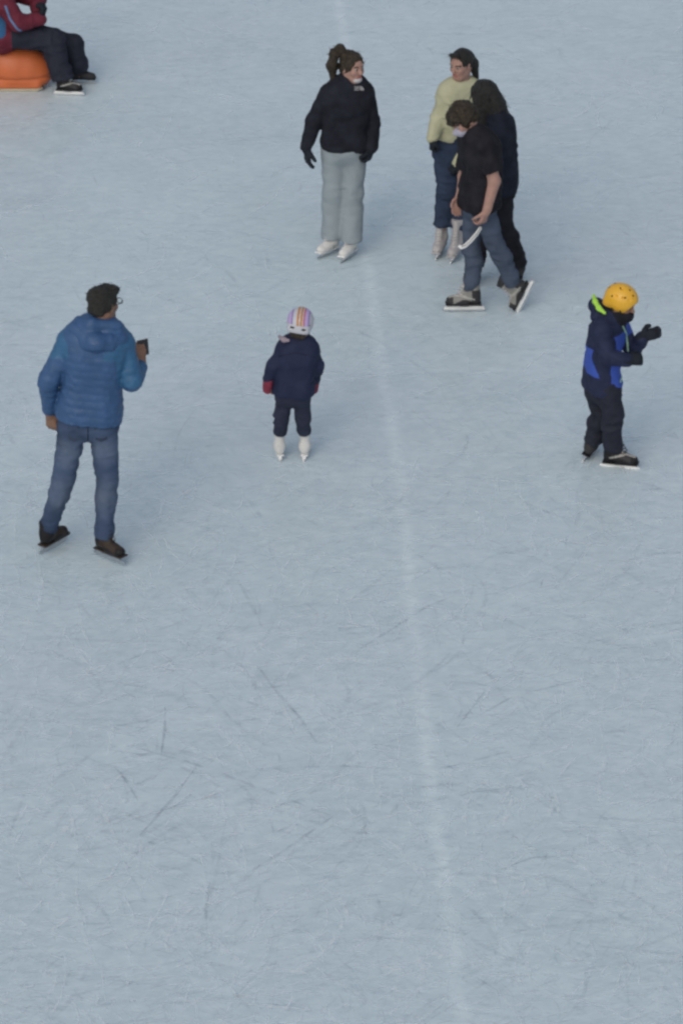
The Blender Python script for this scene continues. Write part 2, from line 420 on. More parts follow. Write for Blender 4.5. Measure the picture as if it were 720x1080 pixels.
# ------------------------------------------------------------------ skates
def skate(S, s, root, style, q=None, shaft=.11):
    q = (q or S['q']); an = S['an' + s]; f = unit(S['ft' + s]); u = np.asarray(S.get('fu' + s, V(0, 0, 1)), float); u = unit(u - f * (u @ f)); r = np.cross(f, u)
    T = lambda P: an + (np.asarray(P) @ np.array([f, -r, u])) * q
    T1 = lambda x, y, z: T([x, y, z])
    X, R = q, [f, -r, u]
    mats = style['mats']
    pr = [cap(T1(-.012, 0, shaft), T1(-.012, 0, -.01), .053 * q, .046 * q, k=.02), cap(T1(-.012, 0, -.01), T1(-.03, 0, -.055), .044 * q, .038 * q, k=.02),
          cap(T1(-.01, 0, -.02), T1(.09, 0, -.055), .046 * q, .037 * q, k=.03, ), cap(T1(.08, 0, -.055), T1(.155, 0, -.062), .037 * q, .03 * q, k=.02),
          cap(T1(.05, .008, -.06), T1(.14, .012, -.066), .036 * q, .03 * q, k=.02), cap(T1(.05, -.008, -.06), T1(.14, -.008, -.066), .036 * q, .03 * q, k=.02),
          cap(T1(.035, 0, shaft + .012), T1(.05, 0, -.005), .024 * q, .024 * q, k=.015),     # tongue
          cut(T1(.05, 0, -.088), -u, .2 * q), cut(T1(0, 0, shaft + .02), u, .08 * q)]
    def mf(Xc):
        L = (Xc - an) @ np.array([f, -r, u]).T / q; x, y, z = L[:, 0], L[:, 1], L[:, 2]
        m = np.zeros(len(Xc), int)
        if style.get('panels'):
            m[(x > .135)] = 1                                   # toe cap
            m[(x < .0) & (z < .03) & (z > -.2)] = 1             # heel counter
            m[(z < -.062 + .02 * np.sin(x * 30)) & (x > -.02) & (x < .14)] = 1
            m[(x > .02) & (np.abs(y) < .02) & (z > -.035)] = 2  # tongue
            m[(z > shaft - .02)] = 1
            m[(np.abs(z + .035 - x * .25) < .008) & (np.abs(y) > .02) & (x > -.02) & (x < .1)] = 2
        if style.get('heel'):
            m[(x < -.035) & (z < -.01)] = 1
        return m
    b = sdf_obj('skate', pr, mats, root, .006, None, mf)
    def sub(name, vf, m, sm=False):
        v, fc = vf; v = T(np.array(v)); o = mesh_obj(name, v, fc, m, b, smooth=sm); o.location = (0, 0, 0); return o
    sub('sole', prism([(-.072, -.084), (.165, -.084), (.185, -.078), (.19, -.086), (.18, -.096), (-.072, -.096)], .07), style['sole'])
    hk = style['kind'] == 'hockey'
    if hk:
        parts = [prism([(-.07, -.094), (.025, -.094), (.005, -.118), (0, -.128), (-.075, -.128)], .034),
                 prism([(.075, -.094), (.175, -.094), (.185, -.112), (.18, -.128), (.10, -.128), (.095, -.118)], .036),
                 prism([(-.095, -.118), (-.09, -.112), (.19, -.112), (.2, -.12), (.197, -.133), (-.092, -.133)], .016)]
        sub('blade_holder', join(parts), style['holder'])
        sub('blade', prism([(-.10, -.126), (.2, -.126), (.212, -.132), (.195, -.147), (.16, -.15), (-.08, -.15), (-.105, -.143)], .006), M_steel)
    else:
        parts = [prism([(-.07, -.094), (-.005, -.094), (-.02, -.112), (-.03, -.128), (-.06, -.128)], .026),
                 prism([(.085, -.094), (.165, -.094), (.15, -.112), (.15, -.128), (.10, -.128)], .026)]
        for pp in parts: sub('blade_holder', pp, style['holder'])
        sub('blade', prism([(-.1, -.124), (.19, -.124), (.198, -.134), (.185, -.146), (.15, -.15), (-.08, -.15), (-.105, -.142)], .006), style.get('blade', M_steel))
    # laces
    parts = []
    for i in range(6):
        t = i / 5; x = lerp(.115, .055, t); z = lerp(-.022, .07, t ** 1.2); y = .026
        if i < 2: z = lerp(-.026, -.01, i); x = lerp(.11, .085, i)
        parts.append(tube([T1(x - .012, -y, z - .006), T1(x + .014, 0, z + .006), T1(x - .012, y, z + .004)], .0035 * q, 5))
    v, fc = join(parts); mesh_obj('laces', v, fc, style['lace'], b)
    return b
M_steel = mat('blade_steel', (.55, .57, .6), .3, 0, 1, .05, metal=1)
M_white_pl = mat('white_plastic', (.72, .74, .74), .4, .05, 60, .06)
M_white_le = mat('white_leather', (.60, .61, .60), .5, .15, 60, .1)
M_grey_le = mat('pale_grey_leather', (.42, .41, .42), .55, .15, 60, .1)
M_black_pl = mat('black_plastic', (.015, .015, .017), .45, .1, 60, .1)
M_dark_le = mat('dark_leather', (.035, .035, .038), .5, .2, 70, .2)
M_brown_le = mat('brown_leather', (.04, .03, .024), .5, .2, 70, .2)
M_grey_sy = mat('grey_synthetic', (.22, .22, .21), .5, .2, 70, .12)
M_silver = mat('silver_trim', (.34, .34, .32), .4, .1, 70, .1)
M_lace_w = mat('white_lace', (.6, .6, .6), .8, 0, 1, .05); M_lace_d = mat('dark_lace', (.03, .03, .03), .8, 0, 1, .05)
ST_white = dict(kind='figure', mats=[M_white_le, M_black_pl], sole=M_white_pl, holder=M_steel, lace=M_lace_w, heel=True)
ST_wgrey = dict(kind='figure', mats=[M_grey_le, M_grey_le], sole=M_grey_le, holder=M_steel, lace=M_lace_w)
ST_kidw = dict(kind='hockey', mats=[M_white_le, M_grey_le], sole=M_white_pl, holder=M_white_pl, lace=M_lace_w)
ST_hock = dict(kind='hockey', mats=[M_grey_sy, M_dark_le, M_silver], sole=M_dark_le, holder=M_white_pl, lace=M_lace_w, panels=True)
ST_hock_d = dict(kind='hockey', mats=[M_dark_le, M_black_pl, M_silver], sole=M_black_pl, holder=M_white_pl, lace=M_lace_d, panels=True)
ST_dark = dict(kind='figure', mats=[M_dark_le, M_black_pl, M_dark_le], sole=M_black_pl, holder=M_steel, lace=M_lace_d)
ST_brown = dict(kind='figure', mats=[M_brown_le, M_black_pl, M_brown_le], sole=M_brown_le, holder=M_steel, lace=M_lace_d, panels=True)

# ------------------------------------------------------------------ surface helpers
def bvh(o):
    me = o.data; off = parent_origin(o.parent) if o.parent else Vector((0, 0, 0))
    return BVHTree.FromPolygons([v.co + off for v in me.vertices], [tuple(p.vertices) for p in me.polygons])
def onsurf(tree, px, py, lift=.003):
    d = Vector(ray(px, py)).normalized(); h = tree.ray_cast(Vector(CP), d)
    if h[0] is None: return None
    return np.array(h[0] + h[1] * lift), np.array(h[1])
def decal(name, tree, quads, m, parent, lift=.003, thick=.002):
    """thin patches sewn on cloth: each polygon given as outline in picture pixels, laid on the surface it is printed on"""
    v, f = [], []
    for q in quads:
        hit = [onsurf(tree, *p, lift) for p in q]
        if any(h is None for h in hit): continue
        o = len(v); n = len(q)
        v += [h[0] for h in hit] + [h[0] + h[1] * thick for h in hit]
        f.append(tuple(o + n + i for i in range(n)))
        for i in range(n): j = (i + 1) % n; f.append((o + i, o + j, o + n + j, o + n + i))
    if v: return mesh_obj(name, v, f, m, parent, smooth=False)
def seam(name, tree, pts, r, m, parent, n=14):
    P = []
    for i in range(len(pts) - 1):
        for k in range(n):
            t = k / n; h = onsurf(tree, lerp(pts[i][0], pts[i + 1][0], t), lerp(pts[i][1], pts[i + 1][1], t), 0)
            if h: P.append(h[0])
    if len(P) > 2:
        v, f = tube(P, r, 6); return mesh_obj(name, v, f, m, parent)

def wisps(ho, n, L=(.02, .05), r=.0013, seed=0, down=.7, curl=.4):
    R = random.Random(seed); me = ho.data; off = parent_origin(ho.parent); parts = []
    for i in range(n):
        v = me.vertices[R.randrange(len(me.vertices))]; p = np.array(v.co + off); nn = np.array(v.normal)
        d = unit(nn * .6 + V(R.gauss(0, .4), R.gauss(0, .4), -down + R.gauss(0, .4))); l = R.uniform(*L); P = [p - nn * .004]
        ax = unit(V(R.gauss(0, 1), R.gauss(0, 1), R.gauss(0, 1)))
        for k in range(5): d = unit(d + np.cross(ax, d) * curl * .6 + V(0, 0, -.12)); P.append(P[-1] + d * l / 5)
        parts.append(tube(P, [r, r, r * .9, r * .8, r * .6, r * .3], 4))
    v, f = join(parts); return tag(mesh_obj('loose_strands', v, f, ho.data.materials[0], ho), kind='stuff')
def fade(m, spots, o, col):
    # worn pale patches of the denim, fixed to the cloth
    n = m.node_tree; b = n.nodes['Principled BSDF']; src = b.inputs['Base Color'].links[0].from_socket; off = parent_origin(o)
    tc = n.nodes.new('ShaderNodeTexCoord'); nz = n.nodes.new('ShaderNodeTexNoise'); nz.inputs['Scale'].default_value = 14; n.links.new(tc.outputs['Object'], nz.inputs['Vector'])
    for p, r in spots:
        d = n.nodes.new('ShaderNodeVectorMath'); d.operation = 'DISTANCE'; n.links.new(tc.outputs['Object'], d.inputs[0]); d.inputs[1].default_value = tuple(Vector(p) - off)
        mr_ = n.nodes.new('ShaderNodeMapRange'); mr_.interpolation_type = 'SMOOTHSTEP'; mr_.inputs[1].default_value = r * 1.5; mr_.inputs[2].default_value = r * .3; n.links.new(d.outputs['Value'], mr_.inputs[0])
        mu = n.nodes.new('ShaderNodeMath'); mu.operation = 'MULTIPLY'; n.links.new(mr_.outputs[0], mu.inputs[0]); n.links.new(nz.outputs[0], mu.inputs[1])
        mx = n.nodes.new('ShaderNodeMix'); mx.data_type = 'RGBA'; n.links.new(mu.outputs[0], mx.inputs[0]); n.links.new(src, mx.inputs[6]); mx.inputs[7].default_value = (*col, 1); src = mx.outputs[2]
    n.links.new(src, b.inputs['Base Color'])
def hair_cap(S, e=.014, low=-.05, face=True, extra=(), front=.0):
    f, u, r = head_frame(S); c = S['head']; q = S['hq']; R = [r, f, u]
    P = lambda a, b, d: c + (r * a + f * b + u * d) * q
    o = [ell(P(0, -.014, .026), R, np.array((.078 + e, .098 + e, .09 + e)) * q, .01), cap(P(-.03, -.07, low + .02), P(.03, -.07, low + .02), .03 * q, k=.03),
         cap(P(-.066, -.02, low + .04), P(-.066, -.03, .03), .022 * q, k=.02), cap(P(.066, -.02, low + .04), P(.066, -.03, .03), .022 * q, k=.02)]
    o += list(extra)
    o += [ell(P(0, .10 + front, -.035), R, np.array((.068, .075, .092)) * q, .012, True)]
    return o, P

# ------------------------------------------------------------------ the ice
def ice_material():
    m = bpy.data.materials.new('rink_ice'); m.use_nodes = True; n = m.node_tree; b = n.nodes['Principled BSDF']
    N = lambda t, **k: n.nodes.new(t)
    geo = N('ShaderNodeNewGeometry'); L = n.links.new
    def math_(op, a, b_=None, c=None):
        x = N('ShaderNodeMath'); x.operation = op
        for i, v in enumerate((a, b_, c)):
            if v is None: continue
            if isinstance(v, (int, float)): x.inputs[i].default_value = v
            else: L(v, x.inputs[i])
        return x.outputs[0]
    def noise(scale, rot=0, st=(1, 1, 1), detail=4, dist=0, off=0, rough=.55):
        mp = N('ShaderNodeMapping'); mp.inputs['Rotation'].default_value = (0, 0, rot); mp.inputs['Scale'].default_value = st; mp.inputs['Location'].default_value = (off, off * .7, off * .3)
        mp.vector_type = 'POINT'
        # rotate first, then stretch
        mp0 = N('ShaderNodeMapping'); mp0.inputs['Rotation'].default_value = (0, 0, rot); L(geo.outputs['Position'], mp0.inputs['Vector'])
        mp.inputs['Rotation'].default_value = (0, 0, 0); L(mp0.outputs[0], mp.inputs['Vector'])
        z = N('ShaderNodeTexNoise'); z.inputs['Scale'].default_value = scale; z.inputs['Detail'].default_value = detail; z.inputs['Distortion'].default_value = dist; z.inputs['Roughness'].default_value = rough
        L(mp.outputs[0], z.inputs['Vector']); return z.outputs[0]
    def mr(v, a, b_, c=0., d=1.):
        x = N('ShaderNodeMapRange'); x.inputs[1].default_value = a; x.inputs[2].default_value = b_; x.inputs[3].default_value = c; x.inputs[4].default_value = d
        x.interpolation_type = 'SMOOTHSTEP'; L(v, x.inputs[0]); return x.outputs[0]
    # fine snow and scraped frost
    cloud = noise(.45, .3, detail=5, dist=.6)
    patch = noise(2.2, 0, (1, 1.2, 1), 6, .8, 5)
    grain = mr(noise(16, 0, (.8, 1, 1), 6, .3, 3, .7), .34, .66)
    streak = mr(noise(8, .06, (.8, 1.7, 1), 6, 1.2, 13, .7), .34, .66)
    tot = math_('MULTIPLY_ADD', mr(cloud, .3, .7), .10, 0.)
    tot = math_('MULTIPLY_ADD', mr(patch, .3, .7), .12, tot)
    tot = math_('MULTIPLY_ADD', grain, .32, tot)
    tot = math_('MULTIPLY_ADD', streak, .24, tot)
    # families of faint skate cuts: thin ridges of strongly stretched, slightly bent noise
    cuts = None
    for i, (rot, sc) in enumerate([(0.05, 5.0), (.5, 4.2), (-.45, 4.6), (1.2, 3.6), (-1.1, 3.8), (2.2, 4.2), (.22, 7), (-.2, 8)]):
        z = noise(sc, rot, (.22, 3.0, 1), 3, 1.1, i * 11.3, .5)
        r = math_('ABSOLUTE', math_('SUBTRACT', z, .5))
        ln = mr(r, 0., .016, 1., 0.)
        gate = mr(noise(.9, 0, (1, 1, 1), 3, 0, 40 + i * 7.1), .50, .66)
        ln = math_('MULTIPLY', ln, gate)
        cuts = ln if cuts is None else math_('MAXIMUM', cuts, ln)
    tot = math_('MULTIPLY_ADD', cuts, -.28, tot)
    # the pale seam left by the resurfacer: x as a curve of y
    seam = [(350, -80), (357, 0), (374, 120), (386, 260), (402, 380), (420, 480), (430, 590), (440, 690), (448, 780), (460, 870), (472, 950), (482, 1030), (492, 1110)]
    pts = sorted([(AZ(x, y)[1], AZ(x, y)[0]) for x, y in seam])
    y0, y1 = pts[0][0], pts[-1][0]
    xyz = N('ShaderNodeSeparateXYZ'); L(geo.outputs['Position'], xyz.inputs[0])
    fc = N('ShaderNodeFloatCurve'); cu = fc.mapping.curves[0]
    t = [((p[0] - y0) / (y1 - y0), (p[1] + 1) / 4) for p in pts]
    cu.points[0].location = t[0]; cu.points[1].location = t[-1]
    for q in t[1:-1]: cu.points.new(*q)
    fc.mapping.update()
    L(mr2(n, xyz.outputs[1], y0, y1), fc.inputs['Value'])
    xc = math_('MULTIPLY_ADD', fc.outputs[0], 4., -1.)
    wob = math_('MULTIPLY_ADD', noise(1.6, 0, (1, 1, 1), 5, 0, 77), .13, -.065)
    dx = math_('ABSOLUTE', math_('SUBTRACT', math_('ADD', xyz.outputs[0], wob), xc))
    sm = math_('MULTIPLY', mr(dx, .0, .075, 1., 0.), mr(noise(5, 0, (1, .6, 1), 5, 0, 91), .3, .6, .45, 1.))
    tot = math_('MULTIPLY_ADD', sm, .38, tot)
    cr = N('ShaderNodeValToRGB'); L(tot, cr.inputs[0])
    e = cr.color_ramp.elements
    e[0].position = 0.0; e[0].color = (.478, .590, .648, 1); e[1].position = 1.0; e[1].color = (.682, .792, .838, 1)
    # slow drift between a greener and a bluer ice
    mx = N('ShaderNodeMix'); mx.data_type = 'RGBA'; mx.blend_type = 'MULTIPLY'; mx.inputs[0].default_value = 1
    c2 = N('ShaderNodeValToRGB'); L(noise(.35, 1, (1, 1, 1), 3, .4, 60), c2.inputs[0])
    c2.color_ramp.elements[0].position = .3; c2.color_ramp.elements[0].color = (.985, 1, .99, 1); c2.color_ramp.elements[1].position = .7; c2.color_ramp.elements[1].color = (1, .995, 1, 1)
    L(cr.outputs[0], mx.inputs[6]); L(c2.outputs[0], mx.inputs[7]); L(mx.outputs[2], b.inputs['Base Color'])
    L(mr(patch, .3, .7, .24, .46), b.inputs['Roughness']); b.inputs['IOR'].default_value = 1.31
    bp = N('ShaderNodeBump'); bp.inputs['Strength'].default_value = .3; bp.inputs['Distance'].default_value = .004
    L(math_('MULTIPLY_ADD', cuts, -.6, noise(14, 0, (1, 1, 1), 6, .4, 9)), bp.inputs['Height']); L(bp.outputs[0], b.inputs['Normal'])
    return m
def mr2(n, v, a, b_):
    x = n.nodes.new('ShaderNodeMapRange'); x.inputs[1].default_value = a; x.inputs[2].default_value = b_; n.links.new(v, x.inputs[0]); return x.outputs[0]
M_ice = ice_material()
ice = mesh_obj('ice_rink_ground', [(-1200, -200, 0), (1200, -200, 0), (1200, 1800, 0), (-1200, 1800, 0)], [(0, 1, 2, 3)], M_ice, smooth=False)
tag(ice, kind='structure')

# single skate cuts, long and short, lying on the ice
def cuts_obj():
    v, f = [], []
    def strip(P, w_):
        o = len(v)
        for i, p in enumerate(P):
            d = unit(P[min(i + 1, len(P) - 1)] - P[max(i - 1, 0)]); s = np.cross(d, (0, 0, 1.)) * w_ * (math.sin(math.pi * (i + .35) / (len(P) - .3)) ** .6)
            v.append(p - s + V(0, 0, .003 + lay)); v.append(p + s + V(0, 0, .003 + lay))
        for i in range(len(P) - 1): f.append((o + 2 * i, o + 2 * i + 1, o + 2 * i + 3, o + 2 * i + 2))
    lay = 0
    marked = [((137, 787), (205, 806), (275, 832), (352, 862), .012), ((272, 703), (290, 728), (316, 757), (334, 784), .010), ((207, 808), (186, 838), (165, 862), (147, 882), .010),
              ((356, 858), (330, 876), (300, 897), (266, 918), .010), ((120, 808), (132, 822), (146, 845), .008), ((174, 745), (174, 770), (170, 797), .008), ((222, 928), (217, 955), (218, 980), .008),
              ((300, 810), (360, 808), (430, 812), .006), ((460, 812), (510, 800), (545, 790), .006), ((440, 848), (500, 836), (560, 828), .006), ((520, 920), (560, 905), (620, 902), .006),
              ((370, 690), (400, 672), (450, 640), (480, 628), .008), ((0, 1002), (40, 1000), (60, 998), .007), ((115, 705), (150, 690), (190, 683), .006), ((125, 870), (160, 858), (215, 842), (250, 832), .007),
              ((505, 755), (540, 735), (600, 720), (640, 712), .008), ((480, 770), (495, 750), (512, 728), .006), ((100, 768), (130, 765), (160, 760), .006)]
    for mk in marked:
        lay += .00003; P = [AZ(*p) for p in mk[:-1]]; Q = []
        for i in range(len(P) - 1):
            for k in range(6): Q.append(lerp(P[i], P[i + 1], k / 6))
        strip(Q + [P[-1]], mk[-1] * 1.0)
    R = random.Random(11)
    cls = [1] * len(f)
    def scatter(n_, wlo, whi, llo, lhi, c, seed, bow=.8):
        nonlocal lay
        R = random.Random(seed)
        for i in range(n_):
            lay += .0000004; p = AZ(R.uniform(-60, 780), R.uniform(0, 1100) if R.random() < .6 else R.uniform(500, 1100)); a = R.gauss(.1, .6) if R.random() < .5 else R.uniform(0, math.pi)
            L_ = R.uniform(llo, lhi) * (1.8 if R.random() < .12 else 1); cv = R.gauss(0, bow); w_ = R.uniform(wlo, whi); P = []; n0 = len(f)
            for k in range(8):
                P.append(p.copy()); a += cv * L_ / 7 + R.gauss(0, .03); p = p + V(math.cos(a), math.sin(a), 0) * L_ / 7
            strip(P, w_); cls.extend([c] * (len(f) - n0))
    scatter(350, .003, .007, .2, .9, 0, 11)
    scatter(420, .007, .016, .15, .8, 2, 21, 1.2)
    scatter(420, .007, .016, .15, .8, 3, 22, 1.2)
    scatter(3200, .002, .006, .08, .40, 2, 12, 1.8)
    scatter(3600, .002, .006, .08, .45, 3, 13, 1.6)
    def cm(hi, colr=(.30, .38, .46, 1)):
     m = bpy.data.materials.new('cut_ice'); m.use_nodes = True; n = m.node_tree; b = n.nodes['Principled BSDF']
     b.inputs['Base Color'].default_value = colr; b.inputs['Roughness'].default_value = .5
     g = n.nodes.new('ShaderNodeNewGeometry'); z = n.nodes.new('ShaderNodeTexNoise'); z.inputs['Scale'].default_value = 9; n.links.new(g.outputs['Position'], z.inputs['Vector'])
     r = n.nodes.new('ShaderNodeMapRange'); r.inputs[1].default_value = .35; r.inputs[2].default_value = .7; r.inputs[3].default_value = .0; r.inputs[4].default_value = hi
     n.links.new(z.outputs[0], r.inputs[0]); n.links.new(r.outputs[0], b.inputs['Alpha'])
     return m
    o = mesh_obj('skate_scratches', v, f, [cm(.13), cm(.38), cm(.13), cm(.52, (.86, .93, .97, 1))], matidx=cls, smooth=False)
    tag(o, 'faint curved grooves cut by skate blades all over the ice', 'scratches', kind='stuff')
cuts_obj()

# ------------------------------------------------------------------ cloth materials
M_bluejkt = mat('blue_puffer_nylon', (.031, .083, .195), .5, .25, 90, .10, 14, spec=.4)
M_tealjkt = mat('teal_puffer_nylon', (.029, .108, .225), .5, .25, 90, .10, 14, spec=.4)
M_jeans = mat('washed_blue_denim', (.044, .070, .130), .9, .35, 170, .5, 3.2)
M_jeans_g = mat('grey_blue_denim', (.060, .080, .120), .9, .35, 170, .22, 8)
M_jeans_d = mat('dark_denim', (.028, .043, .078), .9, .35, 170, .22, 8)
M_blackfl = mat('black_fleece', (.014, .016, .024), .95, .5, 140, .25, 12)
M_sweat = mat('grey_sweatpant_cotton', (.25, .30, .33), .92, .3, 120, .07, 10)
M_yellow = mat('pale_yellow_knit', (.40, .41, .285), .92, .4, 120, .08, 12)
M_blackk = mat('black_cotton', (.014, .014, .019), .9, .3, 120, .3, 12)
M_navyk = mat('navy_black_cloth', (.012, .016, .028), .85, .3, 120, .3, 12)
M_navy = mat('navy_nylon', (.018, .024, .058), .7, .3, 100, .15, 12)
M_navytr = mat('navy_snow_trousers', (.025, .03, .055), .75, .3, 100, .15, 12)
M_royal = mat('royal_blue_nylon', (.042, .085, .38), .65, .3, 100, .10, 12)
M_dktr = mat('dark_snow_trousers', (.020, .023, .037), .8, .3, 100, .2, 12)
M_glove = mat('black_glove_fabric', (.014, .018, .026), .85, .3, 120, .2, 20)
M_mitten = mat('dark_red_mitten', (.20, .035, .06), .85, .3, 120, .2, 20)
M_maroon = mat('maroon_nylon', (.12, .020, .036), .7, .3, 100, .15, 12)
M_deepblue = mat('petrol_blue_nylon', (.03, .10, .22), .7, .3, 100, .15, 12)
M_piping = mat('light_blue_piping', (.11, .18, .33), .7, 0, 1, .05)
M_hivis = mat('lime_trim', (.34, .62, .08), .6, 0, 1, .08)
M_paleg = mat('pale_green_zip', (.30, .50, .36), .6, 0, 1, .08)
M_whitecl = mat('white_cloth', (.42, .42, .44), .9, .1, 90, .05)
M_lilac = mat('lilac_paper_mask', (.34, .34, .43), .9, .1, 90, .05)
M_pinkcl = mat('pale_pink_scarf', (.30, .25, .29), .9, .3, 90, .08)
M_yelhel = mat('yellow_helmet_shell', (.68, .38, .03), .35, 0, 1, .04, spec=.5)
M_whihel = mat('white_helmet_shell', (.46, .48, .53), .35, 0, 1, .04, spec=.5)
M_str_p = mat('purple_stripe', (.24, .18, .38), .4, 0, 1, .05); M_str_l = mat('lilac_stripe', (.45, .36, .62), .4, 0, 1, .05)
M_str_o = mat('ochre_stripe', (.42, .20, .07), .4, 0, 1, .05); M_str_r = mat('rose_stripe', (.45, .12, .16), .4, 0, 1, .05)
M_orange = mat('orange_moulded_plastic', (.50, .13, .045), .45, .15, 20, .12, 4, spec=.4)
M_darkglass = mat('dark_lens', (.02, .02, .022), .12, 0, 1, 0, spec=.6)
M_frame = mat('spectacle_frame', (.02, .02, .02), .4, 0, 1, 0)
M_phone = mat('dark_phone_shell', (.06, .046, .046), .3, 0, 1, 0, spec=.5)
M_screen = mat('phone_glass', (.012, .012, .015), .08, 0, 1, 0, spec=.6)

UPZ = V(0, 0, 1)
def figure(label, loc, group=None):
    r = empty('person', loc); tag(r, label, 'person', group); return r
def thumb_sides(S):
    for s in 'AB':
        S['ts' + s] = 1 if np.cross(unit(S['hd' + s]), unit(S['pn' + s])) @ S['td' + s] > 0 else -1
def glove(S, s, root, m=None, e=.006, cuff=.05, mitten=False):
    q = S['q'] * S.get('handq', 1); w_ = S['wr' + s]; d = unit(S['hd' + s]); a = unit(S['el' + s] - w_)
    if mitten:
        n = unit(S['pn' + s]); sd = np.cross(d, n)
        pr = [cap(w_ + d * .02 * q, w_ + d * .11 * q, .036 * q, .03 * q, k=.02), cap(w_ + d * .05 * q + sd * .018 * q, w_ + d * .11 * q + sd * .014 * q, .028 * q, .024 * q, k=.02),
              cap(w_ + d * .05 * q - sd * .018 * q, w_ + d * .11 * q - sd * .014 * q, .028 * q, .024 * q, k=.02),
              cap(w_ + d * .03 * q + sd * S['ts' + s] * .03 * q, w_ + d * .075 * q + sd * S['ts' + s] * .052 * q, .02 * q, .016 * q, k=.01)]
    else:
        pr = hand(w_, d, S['pn' + s], S['ts' + s], q, S.get('curl' + s, .35), e, thumb=S.get('th' + s, 1))
    pr += [cap(w_ + a * cuff, w_, .038 * q + e * .5, .034 * q + e * .5, k=.015)]
    return sdf_obj('glove', pr, m or M_glove, root, .005, wrinkle(.002, 20, 40, 2, .001))
def trousers(S, root, m, e_top=.014, e_bot=.03, stop=.95, wr=(.007, 8, 20), seed=1, top=.12, matfn=None, thin=1, bunch=.0):
    pr = torso(S, e_top, -.12, top, 5)
    for s in 'AB':
        pr += leg(S, s, e_top + .004, e_bot, stop=stop, thin=thin)
        a, b = S['kn' + s], S['an' + s]; end = lerp(a, b, stop); d = unit(b - a)
        if bunch:
            pr += [cap(end - d * .05, end - d * .02, .045 * S['q'] + e_bot + bunch, .045 * S['q'] + e_bot + bunch * .6, k=.02)]
        pr += [cut(end + d * .005, d, .11 * S['q'] + e_bot)]
    w0 = wrinkle(*wr, seed)
    kn = [(S['kn' + s], S['an' + s]) for s in 'AB']
    def disp(P, U):
        o = w0(P, U)
        for k_, a_ in kn:     # gathers behind the knee and above the ankle
            dk = np.linalg.norm(P - k_, axis=1); da = np.linalg.norm(P - lerp(k_, a_, .86), axis=1)
            n = noise3(P * np.array([7, 7, 46]), seed + 20)
            o += .011 * (n - .45) * (np.exp(-(dk / .10) ** 2) + 1.25 * np.exp(-(da / .09) ** 2))
        return o
    return sdf_obj('trousers', pr, m, root, .007, disp, matfn)
def jacket(S, root, m, name='jacket', e=.03, hem=-.2, sleeve=.97, es=.02, es2=.012, disp=None, extra=(), matfn=None, collar=.02, collar_r=.012, hemcut=True, fat=1, h=.007, kc=.012, we=0):
    pel = (S['hipA'] + S['hipB']) / 2; ax = unit(S['neck'] - pel); L = np.linalg.norm(S['neck'] - pel)
    pr = torso(S, e, hem, 1.0, 16, we=we)
    if hemcut: pr += [cut(pel + ax * L * (hem + .0), -ax, .30)]
    pr += shoulders(S, e * .9)
    for s in 'AB': pr += arm(S, s, es, es2, stop=sleeve, fat=fat, k=kc)
    if collar: 
        hd = unit(S['head'] - S['neck']); pr += [cap(S['neck'] - hd * .03, S['neck'] + hd * collar, .066 * S['q'] + collar_r + .012, .058 * S['q'] + collar_r, k=.03)]
    pr += list(extra)
    return sdf_obj(name, pr, m, root, h, disp or wrinkle(), matfn)
# ================================================================== PEOPLE
A_, B_ = 'A', 'B'
def depth_of(px, py): return AZ(px, py)[1]

# ---- 1. man in the blue puffer jacket, seen from behind
Y = depth_of(92, 586)
S = dict(q=1.02, hq=.99, hipA=AY(80, 437, Y), hipB=AY(108, 437, Y), knA=AY(67, 506, Y - .04), knB=AY(113, 506, Y - .02),
         anA=AZ(51, 559, .155), anB=AZ(110, 567, .155), neck=AY(103, 345, Y), shA=AY(74, 360, Y), shB=AY(129, 363, Y + .02),
         elA=AY(51.5, 402, Y - .02), wrA=AY(53, 435, Y + .06), elB=AY(139, 402, Y - .02), wrB=AY(149, 386, Y + .20),
         head=AY(109.5, 320, Y + .02), fwd=V(.66, .75, -.06), ftA=V(.58, .80, 0), ftB=V(.72, -.62, 0), back=V(0, -1, 0), wid=1.0)
S['fuA'] = UPZ; S['fuB'] = UPZ
S['hdA'] = V(.08, .1, -1); S['pnA'] = V(.5, .9, 0); S['tdA'] = V(1, 0, 0); S['curlA'] = .5; S['handq'] = 1.1
S['hdB'] = unit(V(-.10, .15, 1)); S['pnB'] = unit(V(-.3, .95, -.1)); S['tdB'] = V(-1, 0, 0); S['curlB'] = .6
thumb_sides(S)
man = figure('adult in blue quilted puffer jacket and jeans holding up a phone', AZ(88, 588))
body(S, man, M_skin_d)
MAN = S
nk = S['neck']; pel = (S['hipA'] + S['hipB']) / 2
hood = [cap(nk + V(-.125, -.035, .0), nk + V(.0, -.125, -.05), .05, .064, k=.02), cap(nk + V(.0, -.125, -.05), nk + V(.145, -.05, -.055), .064, .045, k=.02),
        cap(nk + V(-.11, .01, .03), nk + V(-.03, -.07, .045), .04, .045, k=.02), cap(nk + V(-.03, -.07, .045), nk + V(.12, -.03, .015), .045, .04, k=.02),
        cap(nk + V(-.07, -.09, -.07), nk + V(.08, -.09, -.08), .055, .05, k=.03)]
def mf(X):
    m = np.zeros(len(X), int); yoke = lerp(pel, nk, .70)[2]
    z = X[:, 2] + .02 * np.sin(X[:, 0] * 9)
    lat = np.abs(X[:, 0] - pel[0])
    m[(z > yoke) & (lat > .11)] = 1
    m[np.linalg.norm((X - (nk + V(.01, -.06, -.02))) * V(.62, 1, 1.15), axis=1) < .135] = 0
    m[(X[:, 0] > S['shB'][0] - .03) & (X[:, 2] > S['elB'][2] - .02)] = 1
    return m
hd_ = sdf_obj('hood', hood, M_bluejkt, man, .006, wrinkle(.006, 9, 20, 77))
